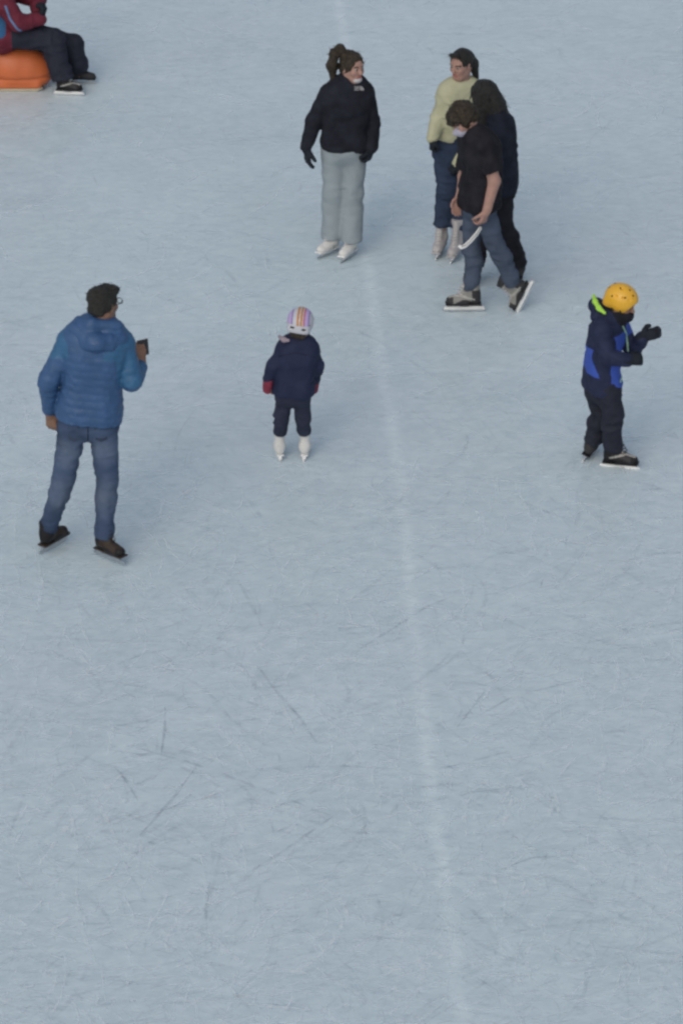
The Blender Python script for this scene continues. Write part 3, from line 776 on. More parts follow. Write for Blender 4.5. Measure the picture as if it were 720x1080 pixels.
jk = jacket(S, man, [M_bluejkt, M_tealjkt], e=.034, hem=-.04, es=.024, es2=.018, sleeve=.86, disp=quilt(.05, .0045, 3, (nk + V(.01, -.07, -.02), .13)), extra=(), matfn=mf, collar=.04, we=.0)
tj = trousers(S, man, M_jeans, e_top=.004, e_bot=.008, stop=.97, seed=4, bunch=.006)
tt_ = bvh(tj)
for q_ in ([(72, 451), (84, 450), (84.5, 463), (79, 466), (73, 463)], [(100, 451), (113, 451), (113, 463), (107, 466), (101, 463)]):
    decal('back_pocket', tt_, [q_], mat('pocket_denim', (.036, .052, .088), .9, .35, 170, .3, 6), tj, .001, .003)
fade(M_jeans, [(AY(63, 520, Y - .08), .13), (AY(114, 524, Y - .08), .13), (AY(73, 478, Y - .08), .10), (AY(112, 474, Y - .08), .10)], tj, (.115, .15, .215))
seam('leg_seam', tt_, [(93, 448), (93, 466)], .003, M_navyk, tj)
hp, P = hair_cap(S, .002, -.055, extra=[])
hp += [cap(P(-.03, -.055, .062), P(.02, -.05, .068), .045, k=.03), cap(P(-.02, .03, .085), P(.02, .05, .085), .03, k=.04), cap(P(-.02, .07, .08), P(.03, .075, .08), .022, k=.03)]
wisps(sdf_obj('hair', hp, M_hair_grn, man, .006, strands(.004, 60, 40, 4, .003)), 240, (.012, .025), .0014, 3, .2, .3)
f, u, r = head_frame(S)
pts = []
parts = []
for sg in (-1, 1):
    c = S['head'] + r * sg * .034 + f * .108 + u * .0
    parts.append(tube([c + (r * math.cos(a) * .024 + u * math.sin(a) * .018) for a in np.linspace(0, 2 * math.pi, 17)], .0028, 6))
    parts.append(tube([S['head'] + r * sg * .058 + f * .105 + u * .004, S['head'] + r * sg * .082 + f * .05 + u * .006, S['head'] + r * sg * .083 - f * .01 + u * .006], .0026, 6))
parts.append(tube([S['head'] - r * .01 + f * .11 + u * .004, S['head'] + r * .01 + f * .11 + u * .004], .0025, 6))
mesh_obj('glasses', *join(parts), M_frame, man)
skate(S, A_, man, ST_brown, shaft=.055, q=.95); skate(S, B_, man, ST_brown, shaft=.055, q=.92)
# phone in his raised hand (a thing of its own)
hc = S['wrB'] + unit(S['hdB']) * .10
f3 = unit(V(-.32, .93, .10)); u3 = unit(V(-.05, -.12, 1) ); u3 = unit(u3 - f3 * (u3 @ f3)); r3 = np.cross(f3, u3)
pc = AY(151, 366.5, hc[1] + .045)
def boxm(c, ax, d, name, m, parent=None, bev=.004):
    bm_v = [c + ax[0] * (sx * d[0]) + ax[1] * (sy * d[1]) + ax[2] * (sz * d[2]) for sx in (-1, 1) for sy in (-1, 1) for sz in (-1, 1)]
    fs = [(0, 1, 3, 2), (4, 6, 7, 5), (0, 4, 5, 1), (2, 3, 7, 6), (0, 2, 6, 4), (1, 5, 7, 3)]
    o = mesh_obj(name, bm_v, fs, m, parent, smooth=False)
    b = o.modifiers.new('bevel', 'BEVEL'); b.width = bev; b.segments = 3
    return o
ph = empty('phone', pc); tag(ph, 'dark phone held upright in raised hand of the adult in blue puffer', 'phone')
boxm(pc, (r3, f3, u3), (.036, .0045, .058), 'phone_case', M_phone, ph, .004)
boxm(pc - f3 * .0055, (r3, f3, u3), (.032, .0012, .053), 'screen', M_screen, ph, .0005)
boxm(pc + f3 * .0055 + u3 * .036 + r3 * .018, (r3, f3, u3), (.013, .002, .013), 'camera_bump', M_phone, ph, .001)

# ---- 2. woman in black fleece and grey sweatpants
Y = depth_of(360, 268)
S = dict(q=.96, hq=.97, hipA=AY(352, 152, Y), hipB=AY(375, 152, Y), knA=AY(352, 203, Y), knB=AY(371, 205, Y),
         anA=AZ(350, 251, .129), anB=AZ(370, 254, .129), neck=AY(368, 88, Y), shA=AY(348, 97, Y), shB=AY(384, 98, Y),
         elA=AY(331, 128, Y + .03), wrA=AY(323, 156, Y - .05), elB=AY(392, 129, Y + .03), wrB=AY(392, 156, Y - .06),
         head=AY(371.5, 70, Y - .02), fwd=V(.62, -.72, -.02), hup=V(.06, 0, 1), ftA=V(-.62, -.72, 0), ftB=V(-.45, -.85, 0), back=V(0, 1, 0), wid=.62)
S['hdA'] = V(.06, -.1, -1); S['pnA'] = V(.9, .3, 0); S['tdA'] = V(0, -1, 0); S['curlA'] = .25
S['hdB'] = V(-.25, -.15, -1); S['pnB'] = V(-.9, .2, 0); S['tdB'] = V(0, -1, 0); S['curlB'] = .75
thumb_sides(S)
wom = figure('woman in black fleece jacket and loose pale grey sweatpants standing in white skates', AZ(358, 270))
body(S, wom, M_skin)
jk = jacket(S, wom, M_blackfl, e=.022, hem=-.06, es=.021, es2=.014, sleeve=.98, disp=wrinkle(.007, 8, 18, 5), collar=.05, collar_r=.012, we=.016)
tr = bvh(jk)
LG = []
def g(x, y, w_, h_): return [(x, y), (x + w_, y), (x + w_, y + h_), (x, y + h_)]
# small embroidered emblem: three short lines of lettering and a quarter dome of arcs beside them
def lettering(rows, x, y, w_, lh, tree, m, parent, name):
    v, fs = [], []
    for i, txt in enumerate(rows):
        cu = bpy.data.curves.new('t', 'FONT'); cu.body = txt; cu.size = 1; cu.resolution_u = 2; cu.offset = .02
        to = bpy.data.objects.new('t', cu); COL.objects.link(to)
        bpy.context.view_layer.update(); me = to.to_mesh(); me.calc_loop_triangles()
        co = np.array([q.co[:] for q in me.vertices]); wd = co[:, 0].max()
        o = len(v)
        for p in co:
            h_ = onsurf(tree, x + p[0] / wd * w_, y + (i + .85) * lh - p[1] / .75 * lh * .8, .004)
            v.append(h_[0] if h_ else (0, 0, 0))
        fs += [tuple(o + k for k in t.vertices) for t in me.loop_triangles]
        to.to_mesh_clear(); bpy.data.objects.remove(to); bpy.data.curves.remove(cu)
    o = len(v)
    return v, fs
v, fs = lettering(['THE', 'NORTH', 'FACE'], 373.6, 91.0, 4.6, 1.55, tr, M_whitecl, jk, 'logo')
for k in range(3):       # dome arcs
    r0, r1 = 1.1 + k * 1.25, 1.85 + k * 1.25; o = len(v); bad = False
    for i in range(9):
        a = math.pi / 2 * i / 8
        for rr in (r0, r1):
            h_ = onsurf(tr, 379.0 + rr * math.sin(a), 95.4 - rr * math.cos(a), .004); bad |= h_ is None
            v.append(h_[0] if h_ else (0, 0, 0))
    if not bad:
        for i in range(8): fs.append((o + 2 * i, o + 2 * i + 1, o + 2 * i + 3, o + 2 * i + 2))
mesh_obj('logo', v, fs, M_whitecl, jk, smooth=False)
seam('zipper', tr, [(367, 88), (366, 104)], .004, M_navyk, jk)
seam('pocket_seam', tr, [(352, 122), (364, 124), (384, 121)], .003, M_navyk, jk)
trousers(S, wom, M_sweat, e_top=.006, e_bot=.042, stop=.99, wr=(.006, 6, 7), seed=8, top=-.02, bunch=.0)
glove(S, A_, wom, e=.005); glove(S, B_, wom, e=.005)
hp, P = hair_cap(S, .006, -.06)
hp += [cap(P(.035, -.06, .085), P(.06, -.085, .125), .032, .034, k=.02), cap(P(.06, -.085, .125), P(.095, -.10, .10), .034, .034, k=.02),
       cap(P(.095, -.10, .10), P(.11, -.11, .0), .036, .042, k=.02), cap(P(.11, -.11, .0), P(.09, -.11, -.12), .042, .022, k=.02),
       ell(P(-.005, .115, -.02), np.stack([head_frame(S)[2], head_frame(S)[0], head_frame(S)[1]]), np.array((.066, .07, .10)), .012, True)]
wisps(sdf_obj('hair', hp, M_hair_dbr, wom, .006, strands(.005, 50, 12, 6, .004)), 130, (.02, .04), .0016, 1, .3, .8)
# chin-worn white mask
f, u, r = head_frame(S); c = S['head']; R = [r, f, u]
mk = [ell(c + f * .05 - u * .085, R, np.array((.044, .044, .028)), .01), ell(c + f * .0 - u * .03, R, np.array((.05, .07, .06)), .01, True)]
sdf_obj('face_mask', mk, M_whitecl, wom, .005)
skate(S, A_, wom, ST_white, q=.86); skate(S, B_, wom, ST_white, q=.86)

# ---- 3. woman in the yellow sweater
Y = depth_of(472, 268)
S = dict(q=.94, hq=.96, hipA=AY(470, 154, Y), hipB=AY(491, 154, Y + .06), knA=AY(471, 200, Y - .03), knB=AY(488, 203, Y + .06),
         anA=AZ(465, 248, .14), anB=AZ(482, 252, .14), neck=AY(487, 89, Y), shA=AY(472, 99, Y - .03), shB=AY(503, 99, Y + .05),
         elA=AY(461.5, 126, Y - .05), wrA=AY(455.5, 147, Y - .16), elB=AY(500, 137, Y - .0), wrB=AY(482, 172, Y - .10),
         head=AY(486, 67, Y - .03), fwd=V(-.60, -.75, -.14), handq=.85, ftA=V(-.25, -.96, 0), ftB=V(-.3, -.95, 0), back=V(0, 1, 0), wid=.93)
S['hdA'] = V(-.05, -.3, -1); S['pnA'] = V(.8, .3, 0); S['tdA'] = V(0, -1, 0); S['curlA'] = .9
S['hdB'] = V(-.6, -.1, -.75); S['pnB'] = V(.3, .8, -.3); S['tdB'] = V(-.3, -1, .2); S['curlB'] = .7
thumb_sides(S)
wy = figure('woman in pale yellow sweater and dark blue jeans with a black ponytail', AZ(473, 268))
body(S, wy, M_skin)
jacket(S, wy, M_yellow, name='sweater', e=.014, hem=.17, es=.018, es2=.012, sleeve=.98, disp=wrinkle(.006, 9, 16, 11), collar=.0, we=.012)
trousers(S, wy, M_jeans_d, e_top=.012, e_bot=.028, stop=.78, seed=12, top=.25)
glove(S, A_, wy, e=.002, cuff=.0); glove(S, B_, wy, e=.004, cuff=.03)
hp, P = hair_cap(S, .002, -.055)
hp += [cap(P(-.02, -.085, .02), P(-.035, -.105, -.04), .034, .034, k=.04), cap(P(-.035, -.105, -.04), P(-.05, -.105, -.15), .036, .022, k=.03),
       cap(P(-.02, .07, .095), P(.03, .07, .09), .02, k=.02), ell(P(0, .12, -.005), np.stack([head_frame(S)[2], head_frame(S)[0], head_frame(S)[1]]), np.array((.07, .076, .105)), .012, True)]
wisps(sdf_obj('hair', hp, M_hair_blk, wy, .006, strands(.003, 70, 10, 6, .001)), 120, (.02, .05), .0013, 5, 1.2, .2)
for s in 'AB': skate(S, s, wy, ST_wgrey, shaft=.15)

# ---- 4. person in black with long dark hair, behind the young man
Y = depth_of(522, 300)
S = dict(q=.95, hq=.97, hipA=AY(513, 190, Y + .06), hipB=AY(528, 192, Y - .08), knA=AY(505, 240, Y + .08), knB=AY(529, 238, Y - .06),
         anA=AZ(501, 281, .145), anB=AZ(547, 280, .145), neck=AY(514, 117, Y), shA=AY(504, 126, Y + .14), shB=AY(526, 128, Y - .10),
         elA=AY(500, 156, Y + .1), wrA=AY(500, 180, Y - .02), elB=AY(533, 160, Y - .12), wrB=AY(524, 182, Y - .10),
         head=AY(510, 102, Y + .0), fwd=V(-.45, .82, -.35), ftA=V(.15, .95, 0), ftB=V(.1, .95, 0), back=V(1, 0, 0), wid=.95, bow=V(.03, 0, 0))
S['hdA'] = V(-.3, -.1, -1); S['pnA'] = V(.3, -.8, 0); S['tdA'] = V(-1, 0, 0)
S['hdB'] = V(-.3, .1, -1); S['pnB'] = V(.3, .8, 0); S['tdB'] = V(-1, 0, 0)
thumb_sides(S)
wb = figure('person in black with long loose dark hair, half hidden behind the young man', AZ(524, 300))
body(S, wb, M_skin)
jacket(S, wb, M_navyk, e=.03, hem=-.12, es=.024, es2=.016, disp=wrinkle(.008, 8, 14, 15), collar=.03, we=.01)
tro = trousers(S, wb, M_blackk, e_top=.012, e_bot=.022, stop=.97, seed=16)
hp, P = hair_cap(S, .016, -.08)
hp += [cap(AY(513, 99, Y - .03), AY(520, 112, Y - .05), .088, .088, k=.04), cap(AY(520, 112, Y - .05), AY(524, 128, Y - .08), .088, .09, k=.04), cap(AY(527, 124, Y - .09), AY(532, 137, Y - .10), .06, .035, k=.03),
       cap(AY(508, 104, Y - .05), AY(506, 130, Y - .12), .06, .05, k=.03), cap(AY(520, 128, Y - .1), AY(519, 143, Y - .12), .07, .04, k=.03), cap(AY(534, 128, Y - .08), AY(539, 136, Y - .08), .018, .008, k=.02)]
wisps(sdf_obj('hair', hp, M_hair_blk, wb, .006, strands(.007, 60, 9, 26, .003)), 300, (.04, .09), .0014, 4, 1.2, .2)
tr = bvh(tro)
seam('side_stripe', tr, [(520, 236), (527, 250), (539, 272)], .008, M_whitecl, tro)
for s in 'AB': skate(S, s, wb, ST_dark, q=.88)

# ---- 5. young man leaning forward, black T-shirt, jeans, mask
Y = depth_of(500, 331)
S = dict(q=1.0, hq=1.0, hipA=AY(500, 208, Y + .07), hipB=AY(507, 210, Y - .07), knA=AY(497, 264, Y + .06), knB=AY(522, 260, Y - .04),
         anA=AZ(497, 308, .155), anB=AY(541.5, 301, Y + .04), neck=AY(499, 143, Y - .02), shA=AY(496, 151, Y + .16), shB=AY(510, 153, Y - .18),
         elA=AY(489, 186, Y + .20), wrA=AY(485, 206, Y + .05), elB=AY(521, 191, Y - .22), wrB=AY(513, 222, Y - .26),
         head=AY(488.5, 126, Y - .04), fwd=V(-.66, -.42, -.48), hup=V(-.35, 0, 1), ftA=V(-1, -.04, 0), back=V(1, 0, 0), wid=1.0, bow=V(.05, 0, .03))
S['ftB'] = unit(V(-.42, -.10, -.90)); S['fuB'] = unit(V(-.90, -.1, .42))
S['hdA'] = V(-.3, -.3, -1); S['pnA'] = V(.2, -.9, 0); S['tdA'] = V(-1, 0, 0); S['curlA'] = .4
S['hdB'] = V(-.28, 0, -1); S['pnB'] = V(-.75, .65, 0.2); S['tdB'] = V(-.8, -.4, -.3); S['curlB'] = .65
thumb_sides(S)
ym = figure('young man in black T-shirt, jeans and face mask leaning forward in mid stride', AZ(497, 331))
body(S, ym, M_skin)
jacket(S, ym, M_blackk, name='t_shirt', e=.024, hem=-.20, es=.026, es2=.03, sleeve=-.12, disp=wrinkle(.009, 8, 12, 21), collar=.0, we=.012) if False else None
YY = Y
pelv = (S['hipA'] + S['hipB']) / 2; axx = unit(S['neck'] - pelv); Lh = np.linalg.norm(S['neck'] - pelv)
pr = torso(S, .024, -.3, 1.0, 18, we=.012) + [cut(AY(497, 217, YY), V(.12, 0, -1), .34)] + shoulders(S, .02)
pr0 = []
for s in 'AB':
    sh, el = S['sh' + s], S['el' + s]; d = unit(el - sh); en = lerp(sh, el, .72)
    pr0 += [cap(sh, en + d * .05, .074, .07, k=.03), cut(en, d, .10)]
sdf_obj('t_shirt', pr0 + pr, M_blackk, ym, .007, wrinkle(.009, 8, 12, 21))
trousers(S, ym, M_jeans_g, thin=.86, e_top=.006, e_bot=.008, stop=.93, seed=22, wr=(.009, 8, 18), bunch=.008)
hp, P = hair_cap(S, .014, -.03)
hp += [cap(P(-.04, .06, .075), P(.04, .06, .075), .034, k=.03), cap(P(-.04, -.04, .06), P(.04, -.03, .08), .045, k=.04), cap(P(-.02, .10, .042), P(.035, .095, .042), .016, k=.02)]
wisps(sdf_obj('hair', hp, M_hair_dbr, ym, .006, strands(.005, 50, 40, 31, .005)), 300, (.02, .04), .0015, 2, .2, .8)
f, u, r = head_frame(S); c = S['head']; R = [r, f, u]
mk = [ell(c + f * .055 - u * .05, R, np.array((.056, .056, .05)), .01), cap(c + f * .08 - u * .015, c + f * .112 - u * .035, .014, .016, k=.02), ell(c - f * .02 - u * .03, R, np.array((.075, .085, .1)), .01, True)]
sdf_obj('face_mask', mk, M_lilac, ym, .005)
skate(S, A_, ym, ST_hock, shaft=.13); skate(S, B_, ym, ST_hock, q=.90)
YM = S
# white blade guard in his hand
a = AY(506.5, 241, S['wrB'][1] - .02); pts = [AY(x, y, a[1] - .01) for x, y in ((506.5, 240), (502, 247), (496, 254), (490, 259.5), (486, 261), (483.5, 259))]
rt = empty('blade_guard', pts[0]); tag(rt, 'white curved strip held in lowered hand of the young man', 'blade guard')
v, fc = tube(pts, [.011, .013, .0145, .0155, .016, .012], 10)
mesh_obj('guard_body', v, fc, M_white_pl, rt)
v, fc = tube([p + V(.003, -.010, .010) for p in pts[:-1]], .006, 8)
mesh_obj('guard_lip', v, fc, M_silver, rt)
# ---- 6. small child seen from behind, striped helmet
Y = depth_of(308, 489)
S = dict(q=.60, hq=.86, hipA=AY(302, 412, Y), hipB=AY(316, 412, Y), knA=AY(296.5, 438, Y + .03), knB=AY(319.5, 438, Y + .03),
         anA=AZ(294.5, 468, .105), anB=AZ(321.5, 468, .105), neck=AY(315, 361, Y), shA=AY(301, 369, Y), shB=AY(326, 369, Y),
         elA=AY(289, 386, Y - .03), wrA=AY(283, 399, Y - .03), elB=AY(334, 386, Y + .02), wrB=AY(332, 400, Y + .08),
         head=AY(316.5, 342, Y), fwd=V(.12, .95, -.16), hup=V(.12, 0, 1), ftA=V(-.12, 1, 0), ftB=V(.12, 1, 0), back=V(0, -1, 0), wid=.8, dep=1.0, handq=1.4)
S['hdA'] = V(-.1, .2, -1); S['pnA'] = V(.9, .3, 0); S['tdA'] = V(0, 1, 0); S['hdB'] = V(-.1, .3, -1); S['pnB'] = V(-.9, .3, 0); S['tdB'] = V(0, 1, 0)
thumb_sides(S)
def kidleg(S): pass
kc = figure('small child in navy jacket and striped helmet seen from behind', AZ(308, 489))
body(S, kc, M_skin)
jk = jacket(S, kc, M_navy, e=.030, hem=-.06, es=.022, es2=.018, disp=wrinkle(.006, 10, 20, 35), collar=.045, collar_r=.02, we=.008)
seam('back_seam', bvh(jk), [(293, 376), (312, 372), (334, 377)], .003, M_navyk, jk)
trousers(S, kc, M_navytr, e_top=.008, e_bot=.011, stop=.60, seed=36, top=.1, bunch=.004)
glove(S, A_, kc, M_mitten, mitten=True, cuff=.04, e=.008); glove(S, B_, kc, M_mitten, mitten=True, cuff=.04, e=.008)
sdf_obj('scarf', [cap(AY(294.5, 355, Y - .02), AY(299, 358, Y - .09), .010, .014, k=.02), cap(AY(299, 358, Y - .09), AY(304, 359, Y - .105), .014, .010, k=.02)], M_pinkcl, kc, .005, wrinkle(.002, 20, 20, 3))
def helmet(S, root, mats, mf, sx=.103, sy=.122, sz=.112, low=-.035, vents=(), up=.03):
    f, u, r = head_frame(S); c = S['head']; q = S['hq']; R = [r, f, u]
    P = lambda a, b, d: c + (r * a + f * b + u * d) * q
    pr = [ell(P(0, -.01, up - .005), R, np.array((sx, sy, sz)) * q, .01), cap(P(-.05, -.085, low + .01), P(.05, -.085, low + .01), .034 * q, k=.03),
          ell(P(0, .135, -.045), R, np.array((.08, .09, .085)) * q, .01, True)]
    for v_ in vents: pr.append(ell(P(*v_[:3]), R, np.array(v_[3:]) * q, .004, True))
    pr += [cut(P(0, 0, low - .012), -u, .2)]
    o = sdf_obj('helmet', pr, mats, root, .0035, None, mf)
    return o, P
def mfk(X):
    a, b, c = local(S, X); m = np.zeros(len(X), int)
    top = (c > .03) | (b > .02)
    a = a + .004 + (c - .05) * .10
    on = c > .018
    for lo_, hi_, i in ((-.10, -.058, 2), (-.058, -.046, 1), (-.014, .004, 3), (.013, .029, 3), (.036, .048, 5), (.048, .074, 2), (.072, .08, 1)):
        m[on & (a > lo_) & (a < hi_)] = i
    return m
V6 = [(-.045, -.118, -.005, .018, .02, .008), (.045, -.118, -.01, .018, .02, .008), (-.085, -.07, .02, .012, .02, .008), (.085, -.07, .02, .012, .02, .008)]
hm, P = helmet(S, kc, [M_whihel, M_str_p, M_str_l, M_str_o, M_whihel, M_str_r], mfk, vents=V6)
M_vent = mat('dark_vent', (.02, .02, .025), .8, 0, 1, 0)
for v_ in V6[:2]:
    f, u, r = head_frame(S); c = P(v_[0], v_[1] + .010, v_[2]); vv, ff = tube([c - r * .014, c + r * .014], .007, 8); mesh_obj('vent', vv, ff, M_vent, hm)
hp, P = hair_cap(S, .006, -.09)
sdf_obj('hair', hp, M_hair_dbr, kc, .006, strands(.003, 60, 9, 26, .002))
for s in 'AB': skate(S, s, kc, ST_kidw, q=.72, shaft=.215)

# ---- 7. child in royal blue jacket and yellow helmet
Y = depth_of(646, 492)
S = dict(q=.74, hq=.92, hipA=AY(629, 403, Y + .09), hipB=AY(640, 405, Y - .05), knA=AY(633, 436, Y + .10), knB=AY(646, 437, Y - .05),
         anA=AY(624, 467, Y + .12), anB=AZ(646, 475, .115), neck=AY(643, 336, Y), shA=AY(652, 345, Y + .12), shB=AY(634, 347, Y - .12),
         elA=AY(668, 370, Y + .08), wrA=AY(677, 356, Y - .02), elB=AY(640, 377, Y - .20), wrB=AY(661, 380, Y - .24),
         head=AY(655, 318.5, Y - .03), fwd=V(.86, -.48, -.25), hup=V(.14, 0, 1), ftA=V(.35, .9, 0), ftB=V(.97, -.22, 0), back=V(-1, 0, 0), wid=.72, dep=.92, bow=V(-.02, 0, 0), handq=1.1)
S['hipA'], S['hipB'] = S['hipA'], S['hipB']
S['fuA'] = unit(V(.35, 0, .95))
S['hdA'] = V(.85, .0, .35); S['pnA'] = V(.3, -.9, .5); S['tdA'] = V(-.3, 0, 1); S['curlA'] = .32; S['thA'] = 1.8
S['hdB'] = V(1, .1, .05); S['pnB'] = V(.1, .8, -.4); S['tdB'] = V(0, 0, 1); S['curlB'] = .8
thumb_sides(S)
kb = figure('child in royal blue and navy jacket with yellow helmet, arms reaching forward', AZ(646, 493))
body(S, kb, M_skin_d)
SK = S
pel7 = (S['hipA'] + S['hipB']) / 2; nk7 = S['neck']
def mf7(X):
    m = np.zeros(len(X), int); ax = unit(nk7 - pel7); L_ = np.linalg.norm(nk7 - pel7)
    t = ((X - pel7) @ ax) / L_; fx = (X - lerp(pel7, nk7, .5)) @ unit(V(.86, -.48, 0)); lat = (X - lerp(pel7, nk7, .5)) @ unit(V(.48, .86, 0))
    band = (t > .22) & (t < .62)
    m[band & (fx < .0 + .03 * np.sin(t * 9))] = 1
    m[(t > .05) & (t < .86) & (fx > .02) & (lat > -.11)] = 1
    m[(t > .66) & (t < .9) & (lat > .05)] = 1
    d = np.minimum(np.linalg.norm(X - lerp(S['elB'], S['wrB'], .5), axis=1), np.linalg.norm(X - lerp(S['elB'], S['shB'], .3), axis=1))
    m[d < .09] = 0
    ab = S['wrA'] - S['elA']; tt = np.clip(((X - S['elA']) @ ab) / (ab @ ab), 0, 1.3); d = np.linalg.norm(X - S['elA'] - tt[:, None] * ab, axis=1); m[d < .085] = 0
    return m
jk = jacket(S, kb, [M_navy, M_royal], e=.034, hem=-.08, es=.022, es2=.018, disp=wrinkle(.009, 9, 18, 45), collar=.03, collar_r=.02, matfn=mf7, we=.01)
tr = bvh(jk)
seam('zipper', tr, [(655, 342), (660, 352), (662, 372)], .0065, M_paleg, jk)
seam('zipper_pull', tr, [(655, 396), (653.5, 404)], .006, M_paleg, jk)
nkp = S['neck']
cpts = [AY(x, y, Y + dy) for x, y, dy in ((625.5, 312, -.03), (627, 318, -.08), (631, 325, -.12), (637, 330, -.15))]
sdf_obj('collar', [cap(cpts[0], cpts[1], .012, .015, k=.02), cap(cpts[1], cpts[2], .015, .015, k=.02), cap(cpts[2], cpts[3], .015, .011, k=.02)], M_hivis, kb, .005)
sdf_obj('hood', [cap(AY(628, 322, Y + .02), AY(640, 332, Y + .0), .052, .06, k=.03), cap(AY(630, 334, Y - .04), AY(645, 338, Y - .06), .05, .05, k=.03), cap(AY(630, 326, Y + .10), AY(642, 334, Y + .10), .045, .05, k=.03)], M_navy, kb, .006, wrinkle(.005, 10, 14, 3))
trousers(S, kb, M_dktr, e_top=.016, e_bot=.022, stop=.97, seed=46, bunch=.008, wr=(.010, 9, 18))
glove(S, A_, kb, e=.008, cuff=.07); glove(S, B_, kb, e=.008, cuff=.06)
def mf8(X): return np.zeros(len(X), int)
V7 = [(a, b, d, .016, .012, .009) for a, b, d in ((.03, .05, .13), (-.03, .05, .13), (.0, .0, .142), (.055, -.01, .12), (.09, .03, .075), (.1, -.02, .07), (.075, .075, .07), (-.04, .08, .1), (.04, .095, .085))]
hm, P = helmet(S, kb, [M_yelhel], mf8, vents=V7, up=.032, sx=.105, sy=.125, sz=.108)
f, u, r = head_frame(S); ht = bvh(hm)
for px_, py_ in ((648, 299), (657, 297.5), (663.5, 306), (642, 303), (654, 304), (645, 312), (659, 314), (667, 312)):
    h_ = onsurf(ht, px_, py_, -.003)
    if h_: vv, ff = tube([h_[0] - r * .006, h_[0] + r * .006], .0065, 8); mesh_obj('vent', vv, ff, M_vent, hm)
R = [r, f, u]; c = S['head']
# dark scarf pulled over mouth and nose, chin strap
sdf_obj('neck_warmer', [ell(c + f * .035 - u * .075, R, np.array((.068, .075, .05)), .01), cap(c - f * .02 - u * .09, c - f * .01 - u * .12, .07, .08, k=.03)], M_blackfl, kb, .006, wrinkle(.003, 14, 30, 3))
mesh_obj('chin_strap', *join([tube([P(.08, .03, -.02), P(.07, .05, -.07), P(.02, .085, -.118)], .006, 6), tube([P(-.08, .03, -.02), P(-.07, .05, -.07), P(-.02, .085, -.118)], .006, 6)]), M_black_pl, kb)
hp, P = hair_cap(S, .007, -.075)
sdf_obj('hair', hp, M_hair_blk, kb, .006, strands(.003, 60, 9, 26, .002))
skate(S, B_, kb, ST_hock_d, q=.92); skate(S, A_, kb, ST_dark, q=.84)

# ---- 8. seated rider at the far left edge on an orange skating aid
Y = depth_of(70, 99)
S = dict(q=1.0, hq=1.0, hipA=AY(1, 31, Y + .20), hipB=AY(2, 34, Y + .03), knA=AY(76, 48, Y + .22), knB=AY(57, 42, Y + .02),
         anA=AZ(83, 74, .12), anB=AZ(67, 85, .13), neck=AY(-2, -18, Y + .10), shA=AY(14, -10, Y + .26), shB=AY(-2, -8, Y - .06),
         elA=AY(40, 0, Y + .24), wrA=AY(40, 13, Y + .06), elB=AY(19, 24, Y - .12), wrB=AY(43, 20, Y - .04),
         head=AY(6, -42, Y + .1), fwd=V(.95, -.2, -.2), ftA=V(.95, -.1, 0), ftB=V(.97, -.1, 0), back=V(-1, 0, 0), wid=1.0, bow=V(-.04, 0, 0))
S['hdA'] = V(-.6, -.5, -.4); S['pnA'] = V(.0, .0, -1); S['tdA'] = V(0, -1, 0); S['curlA'] = .7
S['hdB'] = V(.35, .1, .9); S['pnB'] = V(-.9, .3, .3); S['tdB'] = V(0, 1, .4); S['curlB'] = .8
thumb_sides(S)
st = figure('person in maroon and blue jacket and dark trousers sitting at the top left edge', AZ(60, 97))
body(S, st, M_skin)
pel8 = (S['hipA'] + S['hipB']) / 2
def mf9(X):
    m = np.ones(len(X), int); 
    ds = np.full(len(X), 9.)
    for a, b in ((S['shB'], S['elB']), (S['elB'], S['wrB']), (S['shA'], S['elA']), (S['elA'], S['wrA'])):
        ab = b - a; t = np.clip(((X - a) @ ab) / (ab @ ab), 0, 1); ds = np.minimum(ds, np.linalg.norm(X - a - t[:, None] * ab, axis=1))
    m[ds < .095] = 0
    m[(X[:, 0] - pel8[0] > .06)] = 0
    return m
jk = jacket(S, st, [M_maroon, M_deepblue], e=.04, hem=.03, es=.03, es2=.022, disp=wrinkle(.008, 8, 14, 55), collar=.05, matfn=mf9, we=.01)
seam('piping', bvh(jk), [(6, 6), (11, 20), (19, 31), (30, 35), (40, 31), (45, 28)], .011, M_piping, jk, 6)
tro = trousers(S, st, [M_dktr, M_maroon], e_top=.03, e_bot=.04, stop=.95, seed=56, wr=(.010, 9, 16), bunch=.008, matfn=lambda X: ((X[:, 0] < pel8[0] + .10)).astype(int))
glove(S, A_, st, e=.008, cuff=.08); glove(S, B_, st, e=.008, cuff=.08)
hp, P = hair_cap(S, .014, -.06)
sdf_obj('hair', hp, M_hair_dbr, st, .006, strands(.004, 60, 30, 4, .003))
skate(S, A_, st, ST_dark, q=.78); skate(S, B_, st, ST_hock_d, q=.85)
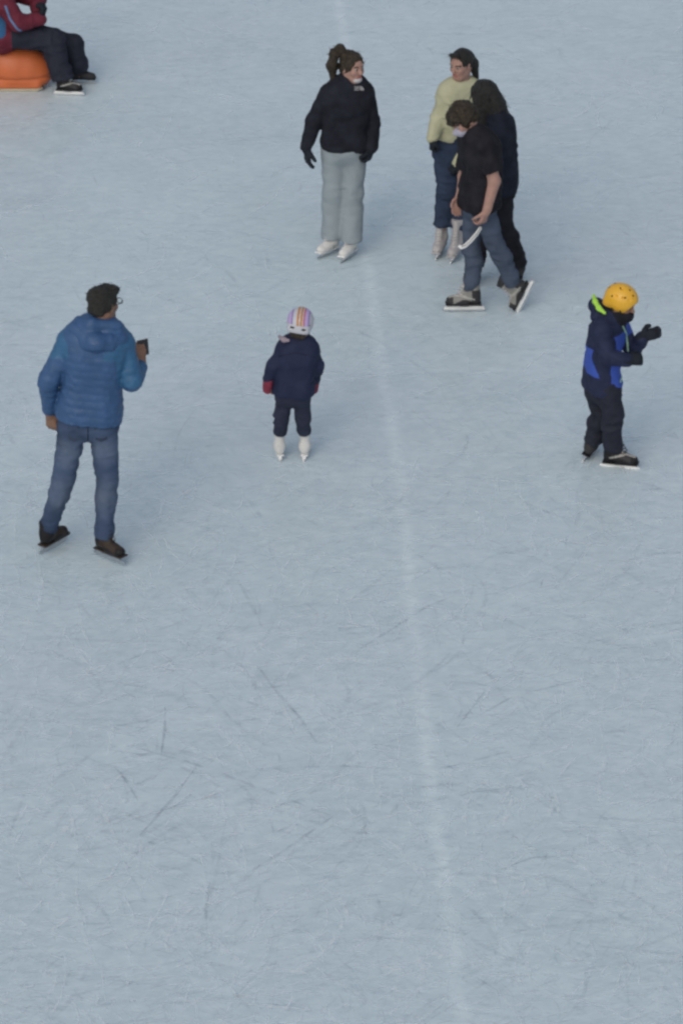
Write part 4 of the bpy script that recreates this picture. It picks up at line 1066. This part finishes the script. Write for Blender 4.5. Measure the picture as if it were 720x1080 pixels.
# orange moulded skating aid, a seal lying on its runners, nose to the left out of view
O = AZ(0, 99); Yc = O[1] + .20
def OP(x, z, dy=0): return V(O[0] + x, Yc + dy, z)
sr = empty('skating_aid', OP(0, 0)); tag(sr, 'orange moulded plastic ride-on skating aid beneath the seated person', 'skating aid')
pr = [cap(OP(-.75, .30), OP(-.15, .26), .22, .21, k=.05), cap(OP(-.15, .24), OP(.22, .19), .20, .18, k=.05), cap(OP(-.75, .22), OP(-.95, .55), .16, .11, k=.08), ell(OP(-.98, .62), np.eye(3), np.array((.16, .13, .12)), .06), cap(OP(-1.08, .6), OP(-1.15, .58), .07, .06, k=.04),
      cap(OP(.12, .18, -.04), OP(.30, .14, -.02), .17, .14, k=.06), cap(OP(-.05, .34), OP(-.35, .42), .09, .1, k=.08), cap(OP(-.5, .1, -.18), OP(-.4, .06, -.34), .06, .04, k=.05), cap(OP(-.5, .1, .18), OP(-.4, .06, .34), .06, .04, k=.05),
      cap(OP(-.72, .055, -.12), OP(.30, .055, -.12), .05, k=.03), cap(OP(-.72, .055, .12), OP(.30, .055, .12), .05, k=.03), cut(OP(0, .03), V(0, 0, -1), 1.6)]
def groove(P_, U): return -.014 * np.exp(-((P_[:, 2] - .115) / .014) ** 2) + .004 * (noise3(P_ * 5, 3) - .5)
sdf_obj('aid_body', pr, M_orange, sr, .009, groove)
mesh_obj('runner', *join([(lambda vf: ([(p[0], p[1] + Yc - .12, p[2]) for p in vf[0]], vf[1]))(prism([(O[0] - .75, .0), (O[0] + .31, .0), (O[0] + .36, .03), (O[0] + .30, .033), (O[0] - .75, .033)], .05)),
                          (lambda vf: ([(p[0], p[1] + Yc + .12, p[2]) for p in vf[0]], vf[1]))(prism([(O[0] - .75, .0), (O[0] + .31, .0), (O[0] + .36, .03), (O[0] + .30, .033), (O[0] - .75, .033)], .05))]), mat('cream_runner', (.55, .5, .38), .5, 0, 1, .1), sr)
for dy in (-.17, .17):
    v, fc = tube([OP(-.85, .55, dy * .4), OP(-.83, .66, dy * .7), OP(-.8, .70, dy), OP(-.76, .69, dy * 1.2)], .016, 8); mesh_obj('handle', v, fc, M_black_pl, sr)
